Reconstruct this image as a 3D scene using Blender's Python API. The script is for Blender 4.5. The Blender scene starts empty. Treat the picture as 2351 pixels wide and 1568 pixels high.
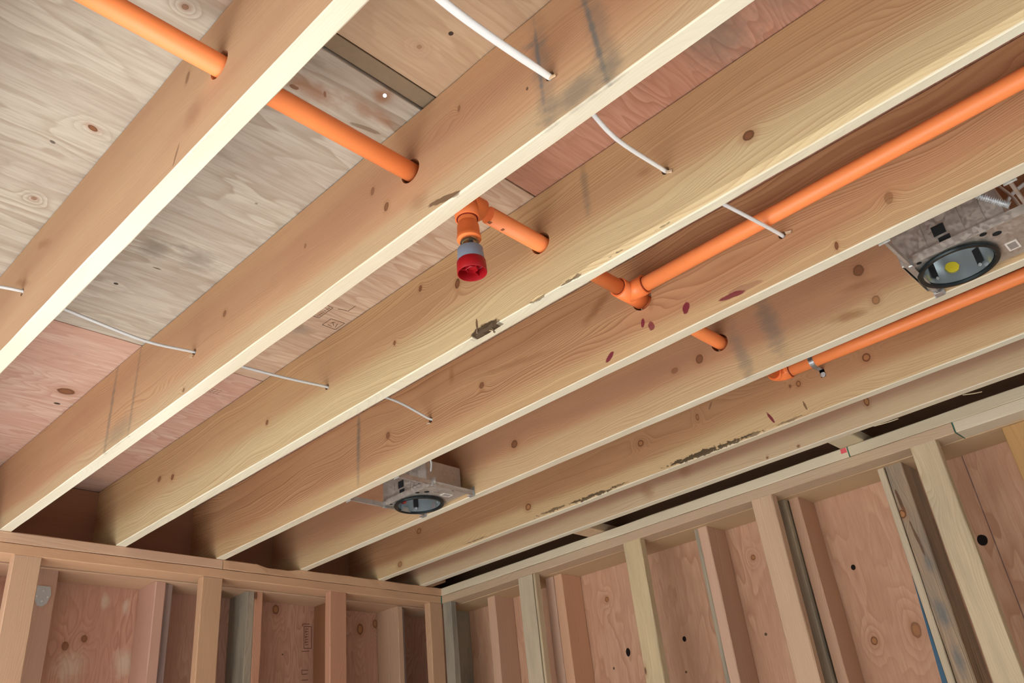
import bpy, bmesh, math, random
from mathutils import Vector, Matrix

# ------------------------------------------------------------------ camera, world, sun, big lights, exposure
scene = bpy.context.scene
COL = scene.collection
cam_d = bpy.data.cameras.new('camera')
cam = bpy.data.objects.new('camera', cam_d)
COL.objects.link(cam)
scene.camera = cam
cam_d.sensor_fit = 'HORIZONTAL'
cam_d.sensor_width = 36.0
cam_d.lens = 1936.79 / 2351.0 * 36.0
cam_d.clip_start = 0.02
RX = Vector((0.6881, -0.7187, -0.1000))
RY = Vector((0.2932, 0.4000, -0.8683))
RZ = Vector((0.6641, 0.5681, 0.4860))
RX.normalize(); RZ = (RZ - RX * RZ.dot(RX)).normalized(); RY = RZ.cross(RX)
m = Matrix(((RX.x, -RY.x, -RZ.x, -0.6887), (RX.y, -RY.y, -RZ.y, -3.1312), (RX.z, -RY.z, -RZ.z, -1.0096), (0, 0, 0, 1)))
cam.matrix_world = m

world = bpy.data.worlds.new('overcast_sky')
scene.world = world
world.use_nodes = True
wbg = world.node_tree.nodes['Background']
wbg.inputs[0].default_value = (0.80, 0.90, 1.0, 1)
wbg.inputs[1].default_value = 1.3

sun_d = bpy.data.lights.new('sun', 'SUN')
sun_d.energy = 42.0
sun_d.angle = math.radians(1.5)
sun_d.color = (0.97, 0.98, 1.0)
sun = bpy.data.objects.new('sun', sun_d)
COL.objects.link(sun)
sun.rotation_euler = Vector((-0.80, 0.06, 0.60)).to_track_quat('Z', 'Y').to_euler()


def area(name, loc, direction, sx, sy, power, colr):
    d = bpy.data.lights.new(name, 'AREA')
    d.shape = 'RECTANGLE'
    d.size = sx
    d.size_y = sy
    d.energy = power
    d.color = colr
    o = bpy.data.objects.new(name, d)
    COL.objects.link(o)
    o.location = loc
    o.rotation_euler = (-Vector(direction)).to_track_quat('Z', 'Y').to_euler()
    return o


FLOOR = -2.45
# added area lamps as fill, standing for daylight in three unseen openings
area('opening_fill', (-3.25, -2.1, -1.35), (1, 0.05, -0.12), 3.6, 1.9, 44, (0.93, 0.97, 1.0))
area('opening_fill', (-1.25, 0.26, -1.30), (0, -1, -0.10), 1.5, 1.5, 8, (0.90, 0.96, 1.0))
area('opening_fill', (-0.4, -6.05, -1.35), (0, 1, -0.15), 3.4, 1.9, 14, (1.0, 0.97, 0.93))

scene.view_settings.view_transform = 'Standard'
scene.view_settings.look = 'None'
scene.view_settings.gamma = 1.0
scene.view_settings.use_curve_mapping = False
scene.view_settings.exposure = 0.0

# ------------------------------------------------------------------ shader helpers


TONE = 0.93


def wood(h):
    m_ = sum(h) / 3.0
    return tuple((m_ + (v - m_) * 0.95) * TONE for v in h)


def lin(h):
    return tuple((c / 12.92 if c <= 0.04045 else ((c + 0.055) / 1.055) ** 2.4) for c in [v / 255.0 for v in h]) + (1.0,)


class G:
    def __init__(self, name):
        self.m = bpy.data.materials.new(name)
        self.m.use_nodes = True
        self.t = self.m.node_tree
        self.bsdf = self.t.nodes['Principled BSDF']

    def n(self, typ, **kw):
        nd = self.t.nodes.new(typ)
        for k, v in kw.items():
            setattr(nd, k, v)
        return nd

    def put(self, sock, v):
        if isinstance(v, bpy.types.NodeSocket):
            self.t.links.new(v, sock)
        else:
            sock.default_value = v

    def math(self, op, a, b=0.0, c=None, clamp=False):
        nd = self.n('ShaderNodeMath', operation=op, use_clamp=clamp)
        self.put(nd.inputs[0], a)
        self.put(nd.inputs[1], b)
        if c is not None:
            self.put(nd.inputs[2], c)
        return nd.outputs[0]

    def mapr(self, v, a, b, c=0.0, d=1.0, smooth=True):
        nd = self.n('ShaderNodeMapRange', interpolation_type='SMOOTHSTEP' if smooth else 'LINEAR')
        self.put(nd.inputs[0], v)
        for i, x in enumerate((a, b, c, d)):
            nd.inputs[i + 1].default_value = x
        return nd.outputs[0]

    def mix(self, f, a, b, mode='MIX'):
        nd = self.n('ShaderNodeMix', data_type='RGBA', blend_type=mode)
        self.put(nd.inputs[0], f)
        self.put(nd.inputs[6], a)
        self.put(nd.inputs[7], b)
        return nd.outputs[2]

    def noise(self, vec, scale=1.0, detail=2.0, rough=0.5):
        nd = self.n('ShaderNodeTexNoise')
        self.put(nd.inputs['Vector'], vec)
        nd.inputs['Scale'].default_value = scale
        nd.inputs['Detail'].default_value = detail
        nd.inputs['Roughness'].default_value = rough
        return nd.outputs[0]

    def comb(self, x, y, z):
        nd = self.n('ShaderNodeCombineXYZ')
        self.put(nd.inputs[0], x)
        self.put(nd.inputs[1], y)
        self.put(nd.inputs[2], z)
        return nd.outputs[0]

    def sep(self, v):
        nd = self.n('ShaderNodeSeparateXYZ')
        self.put(nd.inputs[0], v)
        return nd.outputs


IDX = {'X': 0, 'Y': 1, 'Z': 2}


def apply_marks(g, L, A, base, mask, marks, wob, Bc=None):
    """marks: (kind, l, a, rl, ra, angle_deg, strength) on the face plane (L along the grain, A across)"""
    col = base
    brk = 0.0
    if any(k_[0] in ('bark', 'gouge') for k_ in marks):
        brk = g.math('SUBTRACT', g.noise(g.comb(g.math('MULTIPLY', L, 70.0), g.math('MULTIPLY', A, 130.0), 0.0), 1.0, 2.0), 0.47)
    KC = {'knot': ((96, 58, 34), (150, 98, 62)), 'ring': ((98, 58, 30), (176, 122, 78)), 'hole': ((22, 12, 8), (22, 12, 8)),
          'grey': ((112, 104, 92), (112, 104, 92)), 'red': ((116, 32, 48), (116, 32, 48)), 'dark': ((92, 62, 40), (92, 62, 40)),
          'bark': ((84, 68, 46), (84, 68, 46)), 'blue': ((98, 104, 104), (98, 104, 104)), 'green': ((60, 110, 84), (60, 110, 84)),
          'gouge': ((78, 60, 40), (78, 60, 40)), 'pink': ((225, 60, 70), (225, 60, 70)), 'pale': ((212, 200, 178), (212, 200, 178)), 'brown': ((140, 92, 58), (140, 92, 58))}
    for kind, l, a, rl, ra, ang, st in marks:
        c, s = math.cos(math.radians(ang)), math.sin(math.radians(ang))
        dl = g.math('SUBTRACT', L, l)
        da = g.math('SUBTRACT', A, a)
        u = g.math('ADD', g.math('MULTIPLY', dl, c / rl), g.math('MULTIPLY', da, s / rl))
        v = g.math('ADD', g.math('MULTIPLY', dl, -s / ra), g.math('MULTIPLY', da, c / ra))
        d = g.math('SQRT', g.math('ADD', g.math('MULTIPLY', u, u), g.math('MULTIPLY', v, v)))
        rough_k = {'grey': 1.6, 'bark': 1.8, 'red': 0.9, 'blue': 1.5, 'dark': 1.2, 'pale': 1.5, 'brown': 1.3}.get(kind, 0.35)
        d = g.math('ADD', d, g.math('MULTIPLY', wob, rough_k))
        cd, cl = KC[kind]
        if mask is not None and kind not in ('knot', 'gouge'):
            d = g.math('ADD', d, mask)
        if kind == 'gouge':
            d = g.math('ADD', d, g.mapr(Bc, 0.015, 0.022, 0.0, 3.0))
        if kind in ('bark', 'gouge'):
            d = g.math('ADD', d, g.math('MULTIPLY', brk, 2.2 if kind == 'bark' else 0.8))
        if kind in ('grey', 'blue', 'pale', 'brown'):
            f = g.mapr(d, 0.15, 1.55, st * 0.85, 0.0)
            col = g.mix(f, col, lin(cd))
        elif kind in ('red', 'bark', 'gouge', 'dark', 'green', 'pink'):
            f = g.mapr(d, 0.78, 1.08, st, 0.0)
            col = g.mix(f, col, lin(cd))
        elif kind == 'hole':
            f = g.mapr(d, 0.9, 1.05, st, 0.0)
            col = g.mix(f, col, lin(cd))
        else:
            halo = g.mapr(d, 0.9, 2.6, 0.40 * st, 0.0)
            col = g.mix(halo, col, lin((150, 98, 62)))
            f = g.mapr(d, 0.95, 1.15, st, 0.0)
            col = g.mix(f, col, lin(cd))
            f2 = g.mapr(d, 0.55, 0.85, st * (0.9 if kind == 'ring' else 0.45), 0.0)
            col = g.mix(f2, col, lin(cl))
    return col


def lumber_mat(name, axis='Y', wide='Z', light=(222, 182, 136), dark=(176, 124, 82), sap=None, sapw=0.0, tint=(196, 138, 104), marks=(),
               a0=-0.06, spacing=0.0055, amp=0.55, grain=1.0, rnd=True, weather=0.0, seed=0.0, knots=True, edge_tint=None):
    light, dark, tint = wood(light), wood(dark), wood(tint)
    if sap: sap = wood(sap)
    g = G(name)
    tc = g.n('ShaderNodeTexCoord')
    s = g.sep(tc.outputs['Object'])
    thin = [k for k in 'XYZ' if k not in (axis, wide)][0]
    L, A, B = s[IDX[axis]], s[IDX[wide]], s[IDX[thin]]
    if rnd:
        oi = g.n('ShaderNodeObjectInfo')
        off = g.math('MULTIPLY', oi.outputs['Random'], 37.0)
        rv = oi.outputs['Random']
    else:
        off = seed
        rv = 0.5
    Ln = g.math('ADD', L, off)
    warp = g.noise(g.comb(g.math('MULTIPLY', Ln, 1.3), g.math('MULTIPLY', A, 5.0), g.math('MULTIPLY', B, 5.0)), 1.0, 2.0)
    wob = g.math('SUBTRACT', g.noise(g.comb(g.math('MULTIPLY', Ln, 26.0), g.math('MULTIPLY', A, 60.0), 0.0), 1.0, 3.0, 0.6), 0.5)
    aoff = g.math('ADD', g.math('MULTIPLY', g.math('SUBTRACT', warp, 0.5), 0.17 * grain), -a0)
    aa = g.math('ADD', A, aoff)
    if rnd:
        aa = g.math('ADD', aa, g.math('MULTIPLY', rv, 0.05))
    bb = g.math('ADD', B, 0.035)
    r = g.math('SQRT', g.math('ADD', g.math('MULTIPLY', aa, aa), g.math('MULTIPLY', bb, bb)))
    for mk in marks:
        if mk[0] in ('knot', 'ring'):
            dl = g.math('MULTIPLY', g.math('SUBTRACT', L, mk[1]), 1 / (mk[3] * 3.2))
            da = g.math('MULTIPLY', g.math('SUBTRACT', A, mk[2]), 1 / (mk[4] * 2.4))
            q = g.math('ADD', g.math('MULTIPLY', dl, dl), g.math('MULTIPLY', da, da))
            e = g.math('POWER', 2.718, g.math('MULTIPLY', q, -1.0))
            r = g.math('ADD', r, g.math('MULTIPLY', e, mk[4] * 1.6))
    ph = g.math('ADD', g.math('MULTIPLY', r, 1.0 / spacing), g.math('MULTIPLY', g.noise(g.comb(g.math('MULTIPLY', r, 38.0), g.math('MULTIPLY', Ln, 0.2), 0.0), 1.0, 1.0), 5.0))
    rings = g.math('FRACT', ph)
    prof = g.math('POWER', rings, 2.2)
    edge = g.mapr(rings, 0.90, 1.0, 1.0, 0.0)
    prof = g.math('MULTIPLY', prof, edge)
    ampn = g.noise(g.comb(g.math('MULTIPLY', Ln, 0.8), g.math('MULTIPLY', A, 14.0), B), 1.0, 2.0)
    prof = g.math('MULTIPLY', prof, g.mapr(ampn, 0.3, 0.72, 0.45 * amp, 1.7 * amp))
    fib = g.noise(g.comb(g.math('MULTIPLY', Ln, 9.0), g.math('MULTIPLY', A, 420.0), g.math('MULTIPLY', B, 420.0)), 1.0, 2.0)
    col = g.mix(prof, lin(light), lin(dark))
    big = g.noise(g.comb(g.math('MULTIPLY', Ln, 1.1), g.math('MULTIPLY', A, 9.0), g.math('MULTIPLY', B, 6.0)), 1.0, 2.0)
    col = g.mix(g.mapr(big, 0.38, 0.68, 0.0, 0.62), col, lin(tint), 'MULTIPLY') if False else g.mix(g.mapr(big, 0.36, 0.70, 0.0, 0.55), col, lin(tint))
    if sap:
        sw = g.math('ADD', A, g.math('MULTIPLY', g.math('SUBTRACT', big, 0.5), 0.07))
        sf = g.mapr(sw, sapw * 0.55, sapw * 1.45, 0.85, 0.0)
        col = g.mix(sf, col, g.mix(g.math('MULTIPLY', prof, 0.55), lin(sap), lin(dark)))
    col = g.mix(g.mapr(fib, 0.3, 0.8, 0.0, 0.22), col, lin(dark))
    if edge_tint:  # pale sapwood tint on undersides, also standing in for light from below
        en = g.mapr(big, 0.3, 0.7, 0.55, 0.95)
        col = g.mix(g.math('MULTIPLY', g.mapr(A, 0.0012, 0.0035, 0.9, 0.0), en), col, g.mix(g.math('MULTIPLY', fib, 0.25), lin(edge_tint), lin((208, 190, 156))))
    if rnd:
        hs = g.n('ShaderNodeHueSaturation')
        g.put(hs.inputs['Color'], col)
        g.put(hs.inputs['Value'], g.mapr(rv, 0.0, 1.0, 0.90, 1.08, False))
        g.put(hs.inputs['Saturation'], g.mapr(g.math('FRACT', g.math('MULTIPLY', rv, 7.3)), 0.0, 1.0, 0.85, 1.1, False))
        hs.inputs['Fac'].default_value = 1.0
        hs.inputs['Hue'].default_value = 0.5
        col = hs.outputs[0]
    if weather > 0:
        wn = g.noise(g.comb(g.math('MULTIPLY', Ln, 3.0), g.math('MULTIPLY', A, 26.0), g.math('MULTIPLY', B, 20.0)), 1.0, 4.0, 0.65)
        col = g.mix(g.mapr(wn, 0.42, 0.68, 0.0, weather), col, lin((118, 112, 100)))
    if knots:
        vo = g.n('ShaderNodeTexVoronoi', feature='F1')
        g.put(vo.inputs['Vector'], g.comb(g.math('MULTIPLY', Ln, 4.0), g.math('MULTIPLY', A, 11.0), 0.0))
        vo.inputs['Scale'].default_value = 1.0
        cs = g.sep(vo.outputs['Color'])
        kd = g.math('ADD', vo.outputs['Distance'], g.math('MULTIPLY', wob, 0.06))
        on = g.math('GREATER_THAN', cs[0], 0.86)
        k1 = g.math('MULTIPLY', g.mapr(kd, 0.055, 0.085, 0.85, 0.0), on)
        k0 = g.math('MULTIPLY', g.mapr(kd, 0.05, 0.20, 0.35, 0.0), on)
        col = g.mix(k0, col, lin((150, 98, 62)))
        col = g.mix(k1, col, lin((92, 58, 36)))
    col = apply_marks(g, L, A, col, g.mapr(B, 0.006, 0.012, 0.0, 3.0) if edge_tint else None, marks, wob, B)
    g.put(g.bsdf.inputs['Base Color'], col)
    g.bsdf.inputs['Roughness'].default_value = 0.72
    g.bsdf.inputs['Specular IOR Level'].default_value = 0.25
    bp = g.n('ShaderNodeBump')
    bp.inputs['Strength'].default_value = 0.25
    bp.inputs['Distance'].default_value = 0.001
    g.put(bp.inputs['Height'], g.math('ADD', prof, g.math('MULTIPLY', fib, 0.5)))
    g.put(g.bsdf.inputs['Normal'], bp.outputs[0])
    return g.m


def ply_mat(name, grain='X', cross='Y', light=(206, 190, 164), dark=(160, 130, 100), tint=(190, 170, 150), marks=(), figure=1.0, seed=0.0, grime=0.25, streak=0.25):
    light, dark, tint = wood(light), wood(dark), wood(tint)
    g = G(name)
    tc = g.n('ShaderNodeTexCoord')
    s = g.sep(tc.outputs['Object'])
    L, A = s[IDX[grain]], s[IDX[cross]]
    Ln = g.math('ADD', L, seed)
    An = g.math('ADD', A, seed * 1.7)
    wob = g.math('SUBTRACT', g.noise(g.comb(g.math('MULTIPLY', Ln, 30.0), g.math('MULTIPLY', An, 40.0), 0.0), 1.0, 3.0, 0.6), 0.5)
    n1 = g.noise(g.comb(g.math('MULTIPLY', Ln, 1.6), g.math('MULTIPLY', An, 6.5), seed), 1.0, 2.5, 0.55)
    n2 = g.noise(g.comb(g.math('MULTIPLY', Ln, 5.0), g.math('MULTIPLY', An, 14.0), seed), 1.0, 2.0)
    ph = g.math('ADD', g.math('MULTIPLY', n1, 15.0 * figure), g.math('MULTIPLY', n2, 1.6))
    for mk in marks:
        if mk[0] in ('knot', 'ring'):
            dl = g.math('MULTIPLY', g.math('SUBTRACT', L, mk[1]), 1 / (mk[3] * 4.0))
            da = g.math('MULTIPLY', g.math('SUBTRACT', A, mk[2]), 1 / (mk[4] * 3.5))
            q = g.math('ADD', g.math('MULTIPLY', dl, dl), g.math('MULTIPLY', da, da))
            ph = g.math('ADD', ph, g.math('MULTIPLY', g.math('POWER', 2.718, g.math('MULTIPLY', q, -1.0)), 3.0))
    fr = g.math('FRACT', ph)
    prof = g.math('MULTIPLY', g.math('POWER', fr, 1.8), g.mapr(fr, 0.88, 1.0, 1.0, 0.0))
    an = g.noise(g.comb(g.math('MULTIPLY', Ln, 2.0), g.math('MULTIPLY', An, 3.0), seed), 1.0, 1.0)
    prof = g.math('MULTIPLY', prof, g.mapr(an, 0.35, 0.65, 0.45, 1.0))
    col = g.mix(prof, lin(light), lin(dark))
    big = g.noise(g.comb(g.math('MULTIPLY', Ln, 2.2), g.math('MULTIPLY', An, 7.0), seed + 3.0), 1.0, 3.0)
    col = g.mix(g.mapr(big, 0.38, 0.66, 0.0, 0.7), col, lin(tint))
    fib = g.noise(g.comb(g.math('MULTIPLY', Ln, 10.0), g.math('MULTIPLY', An, 150.0), seed), 1.0, 3.0, 0.6)
    col = g.mix(g.mapr(fib, 0.35, 0.75, 0.0, 0.45), col, lin(dark))
    st_ = g.noise(g.comb(g.math('MULTIPLY', Ln, 1.6), g.math('MULTIPLY', An, 38.0), seed + 9.0), 1.0, 3.0, 0.55)
    col = g.mix(g.mapr(st_, 0.50, 0.74, 0.0, streak), col, lin(dark))
    gr = g.noise(g.comb(g.math('MULTIPLY', Ln, 9.0), g.math('MULTIPLY', An, 22.0), seed), 1.0, 4.0, 0.65)
    col = g.mix(g.mapr(gr, 0.55, 0.78, 0.0, grime), col, lin((104, 92, 78)))
    col = apply_marks(g, L, A, col, None, marks, wob)
    g.put(g.bsdf.inputs['Base Color'], col)
    g.bsdf.inputs['Roughness'].default_value = 0.78
    g.bsdf.inputs['Specular IOR Level'].default_value = 0.2
    bp = g.n('ShaderNodeBump')
    bp.inputs['Strength'].default_value = 0.3
    bp.inputs['Distance'].default_value = 0.0012
    g.put(bp.inputs['Height'], g.math('ADD', prof, fib))
    g.put(g.bsdf.inputs['Normal'], bp.outputs[0])
    return g.m


def plain(name, c, rough=0.5, metal=0.0, var=0.08, scale=60.0, spec=0.5, aniso=None):
    g = G(name)
    tc = g.n('ShaderNodeTexCoord')
    nz = g.noise(tc.outputs['Object'], scale, 3.0, 0.6)
    c0 = lin(c)
    hi = tuple(min(1.0, v * (1 + var)) for v in c0[:3]) + (1,)
    lo = tuple(v * (1 - var) for v in c0[:3]) + (1,)
    g.put(g.bsdf.inputs['Base Color'], g.mix(nz, lo, hi))
    g.put(g.bsdf.inputs['Roughness'], g.mapr(nz, 0.2, 0.8, rough * 0.85, min(1, rough * 1.15), False))
    g.bsdf.inputs['Metallic'].default_value = metal
    g.bsdf.inputs['Specular IOR Level'].default_value = spec
    return g.m


def galv_mat(name, c=(214, 216, 216), rough=0.38):
    g = G(name)
    tc = g.n('ShaderNodeTexCoord')
    vo = g.n('ShaderNodeTexVoronoi')
    g.put(vo.inputs['Vector'], tc.outputs['Object'])
    vo.inputs['Scale'].default_value = 130.0
    v = g.sep(vo.outputs['Color'])[0]
    c0 = lin(c)
    g.put(g.bsdf.inputs['Base Color'], g.mix(v, tuple(x * 0.8 for x in c0[:3]) + (1,), c0))
    g.bsdf.inputs['Metallic'].default_value = 0.75
    g.put(g.bsdf.inputs['Roughness'], g.mapr(v, 0, 1, rough * 0.8, rough * 1.25, False))
    return g.m


# ------------------------------------------------------------------ mesh helpers


def link(name, me, loc, mat, parent=None):
    o = bpy.data.objects.new(name, me)
    COL.objects.link(o)
    if mat is not None and not me.materials:
        me.materials.append(mat)
    pl = world_loc(parent) if parent else Vector((0, 0, 0))
    o.parent = parent
    o.location = Vector(loc) - pl
    return o


def world_loc(o):
    v = Vector((0, 0, 0))
    while o is not None:
        v += o.location
        o = o.parent
    return v


def empty(name, loc):
    o = bpy.data.objects.new(name, None)
    o.empty_display_size = 0.05
    COL.objects.link(o)
    o.location = loc
    return o


def tag(o, label=None, cat=None, group=None, kind=None):
    if label: o['label'] = label
    if cat: o['category'] = cat
    if group: o['group'] = group
    if kind: o['kind'] = kind
    return o


rng = random.Random(7)


def board_bm(x0, x1, y0, y1, z0, z1, axis, org, ch=0.0025, jit=0.0006, seg=0.14, wane=None, lean=None):
    """lumber with eased edges: eight-sided section swept along its axis, slightly uneven"""
    lo = [x0, y0, z0]; hi = [x1, y1, z1]
    a = IDX[axis]
    b, c = [i for i in range(3) if i != a]
    n = max(1, int((hi[a] - lo[a]) / seg))
    bm = bmesh.new()
    rings = []
    for i in range(n + 1):
        t = lo[a] + (hi[a] - lo[a]) * i / n
        bl, bh, cl, chh = lo[b], hi[b], lo[c], hi[c]
        e = ch
        pts = [(bl + e, cl), (bh - e, cl), (bh, cl + e), (bh, chh - e), (bh - e, chh), (bl + e, chh), (bl, chh - e), (bl, cl + e)]
        ring = []
        for k, (pb, pc) in enumerate(pts):
            v = [0, 0, 0]
            v[a] = t
            v[b] = pb + rng.uniform(-jit, jit)
            v[c] = pc + rng.uniform(-jit, jit)
            if wane:
                wane(v, k)
            if lean:
                lean(v)
            ring.append(bm.verts.new([v[j] - org[j] for j in range(3)]))
        rings.append(ring)
    for i in range(n):
        for k in range(8):
            k2 = (k + 1) % 8
            bm.faces.new((rings[i][k], rings[i][k2], rings[i + 1][k2], rings[i + 1][k]))
    bm.faces.new(rings[0][::-1])
    bm.faces.new(rings[-1])
    bmesh.ops.recalc_face_normals(bm, faces=bm.faces)
    return bm


def to_mesh(bm, name, smooth=False):
    me = bpy.data.meshes.new(name)
    bm.to_mesh(me)
    bm.free()
    if smooth:
        for p in me.polygons:
            p.use_smooth = True
    return me


def board(name, x0, x1, y0, y1, z0, z1, axis, mat, parent=None, org=None, **kw):
    org = org or (x0, y0, z0)
    return link(name, to_mesh(board_bm(x0, x1, y0, y1, z0, z1, axis, org, **kw), name), org, mat, parent)


def box_into(bm, x0, x1, y0, y1, z0, z1, M=None):
    r = bmesh.ops.create_cube(bm, size=1.0)['verts']
    for v in r:
        v.co = Vector(((x0 + x1) / 2 + v.co.x * (x1 - x0), (y0 + y1) / 2 + v.co.y * (y1 - y0), (z0 + z1) / 2 + v.co.z * (z1 - z0)))
        if M:
            v.co = M @ v.co
    return r


def box(name, x0, x1, y0, y1, z0, z1, mat, parent=None, org=(0, 0, 0), bev=0.0008, M=None):
    bm = bmesh.new()
    box_into(bm, x0, x1, y0, y1, z0, z1, M)
    if bev:
        bmesh.ops.bevel(bm, geom=bm.edges[:], offset=bev, segments=1, affect='EDGES')
    for v in bm.verts:
        v.co -= Vector(org)
    return link(name, to_mesh(bm, name), org, mat, parent)


def frame_axis(d):
    d = d.normalized()
    up = Vector((0, 0, 1)) if abs(d.z) < 0.9 else Vector((1, 0, 0))
    a = d.cross(up).normalized()
    return a, d.cross(a).normalized()


def sweep_bm(pts, rad, seg=16, flat=None, cap=True, smooth_up=None):
    """tube through pts; rad number or function of index; flat=(w,h) for an oval section"""
    bm = bmesh.new()
    rings = []
    pts = [Vector(p) for p in pts]
    pa = None
    for i, p in enumerate(pts):
        d = (pts[min(i + 1, len(pts) - 1)] - pts[max(i - 1, 0)])
        a, b = frame_axis(d)
        if pa is not None:
            a = (pa - d.normalized() * pa.dot(d.normalized())).normalized()
            b = d.normalized().cross(a)
        pa = a
        r = rad(i) if callable(rad) else rad
        ra, rb = (r, r) if not flat else (flat(i) if callable(flat) else flat)
        rings.append([bm.verts.new(p + a * (ra * math.cos(2 * math.pi * k / seg)) + b * (rb * math.sin(2 * math.pi * k / seg))) for k in range(seg)])
    for i in range(len(rings) - 1):
        for k in range(seg):
            k2 = (k + 1) % seg
            bm.faces.new((rings[i][k], rings[i][k2], rings[i + 1][k2], rings[i + 1][k]))
    if cap:
        bm.faces.new(rings[0][::-1])
        bm.faces.new(rings[-1])
    bmesh.ops.recalc_face_normals(bm, faces=bm.faces)
    return bm


def tube(name, pts, rad, mat, parent=None, org=None, **kw):
    org = Vector(org) if org is not None else Vector(pts[0])
    bm = sweep_bm(pts, rad, **kw)
    for v in bm.verts:
        v.co -= org
    me = to_mesh(bm, name)
    for p in me.polygons:
        p.use_smooth = len(p.vertices) == 4
    return link(name, me, org, mat, parent)


def lathe(name, prof, center, axis, mat, parent=None, seg=40):
    """prof: (t along axis, radius) pairs; open polyline revolved"""
    ax = Vector(axis).normalized()
    a, b = frame_axis(ax)
    bm = bmesh.new()
    rings = []
    for t, r in prof:
        if r < 1e-6:
            rings.append([bm.verts.new(ax * t)])
        else:
            rings.append([bm.verts.new(ax * t + a * r * math.cos(2 * math.pi * k / seg) + b * r * math.sin(2 * math.pi * k / seg)) for k in range(seg)])
    for i in range(len(rings) - 1):
        A_, B_ = rings[i], rings[i + 1]
        for k in range(seg):
            k2 = (k + 1) % seg
            if len(A_) == 1 and len(B_) == 1:
                continue
            if len(A_) == 1:
                bm.faces.new((A_[0], B_[k2], B_[k]))
            elif len(B_) == 1:
                bm.faces.new((A_[k], A_[k2], B_[0]))
            else:
                bm.faces.new((A_[k], A_[k2], B_[k2], B_[k]))
    bmesh.ops.recalc_face_normals(bm, faces=bm.faces)
    me = to_mesh(bm, name)
    for p in me.polygons:
        p.use_smooth = True
    me.set_sharp_from_angle(angle=math.radians(38))
    return link(name, me, center, mat, parent)


def cut(o, cutters):
    """subtract temporary cutter meshes (world space) from o"""
    tmp = []
    for bm in cutters:
        c = bpy.data.objects.new('cutter', to_mesh(bm, 'cutter'))
        COL.objects.link(c)
        md = o.modifiers.new('b', 'BOOLEAN')
        md.object = c
        md.operation = 'DIFFERENCE'
        md.solver = 'EXACT'
        tmp.append(c)
    bpy.context.view_layer.update()
    dg = bpy.context.evaluated_depsgraph_get()
    me = bpy.data.meshes.new_from_object(o.evaluated_get(dg))
    o.modifiers.clear()
    o.data = me
    for c in tmp:
        d = c.data
        bpy.data.objects.remove(c)
        bpy.data.meshes.remove(d)


def hole_x(x0, x1, y, z, r, seg=24, tilt=0.0):
    return sweep_bm([(x0, y - tilt, z), (x1, y + tilt, z)], r, seg=seg)


# ------------------------------------------------------------------ geometry taken from the photograph (metres; z = 0 at the joist undersides)
JX = [-0.2182, 0.2031, 0.5982, 1.0028, 1.3962, 1.8214, 2.0790]
W = 0.038
D = 0.2775
XB = 2.2164
RIM = 0.228
YP, ZP = -2.147, 0.1435
CAB1 = [(-2.52, 0.108), (-2.525, 0.106), (-2.503, 0.125), (-2.557, 0.115)]
CAB2 = [(-1.302, 0.121), (-1.289, 0.110), (-1.313, 0.113), (-1.305, 0.113)]

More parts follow.
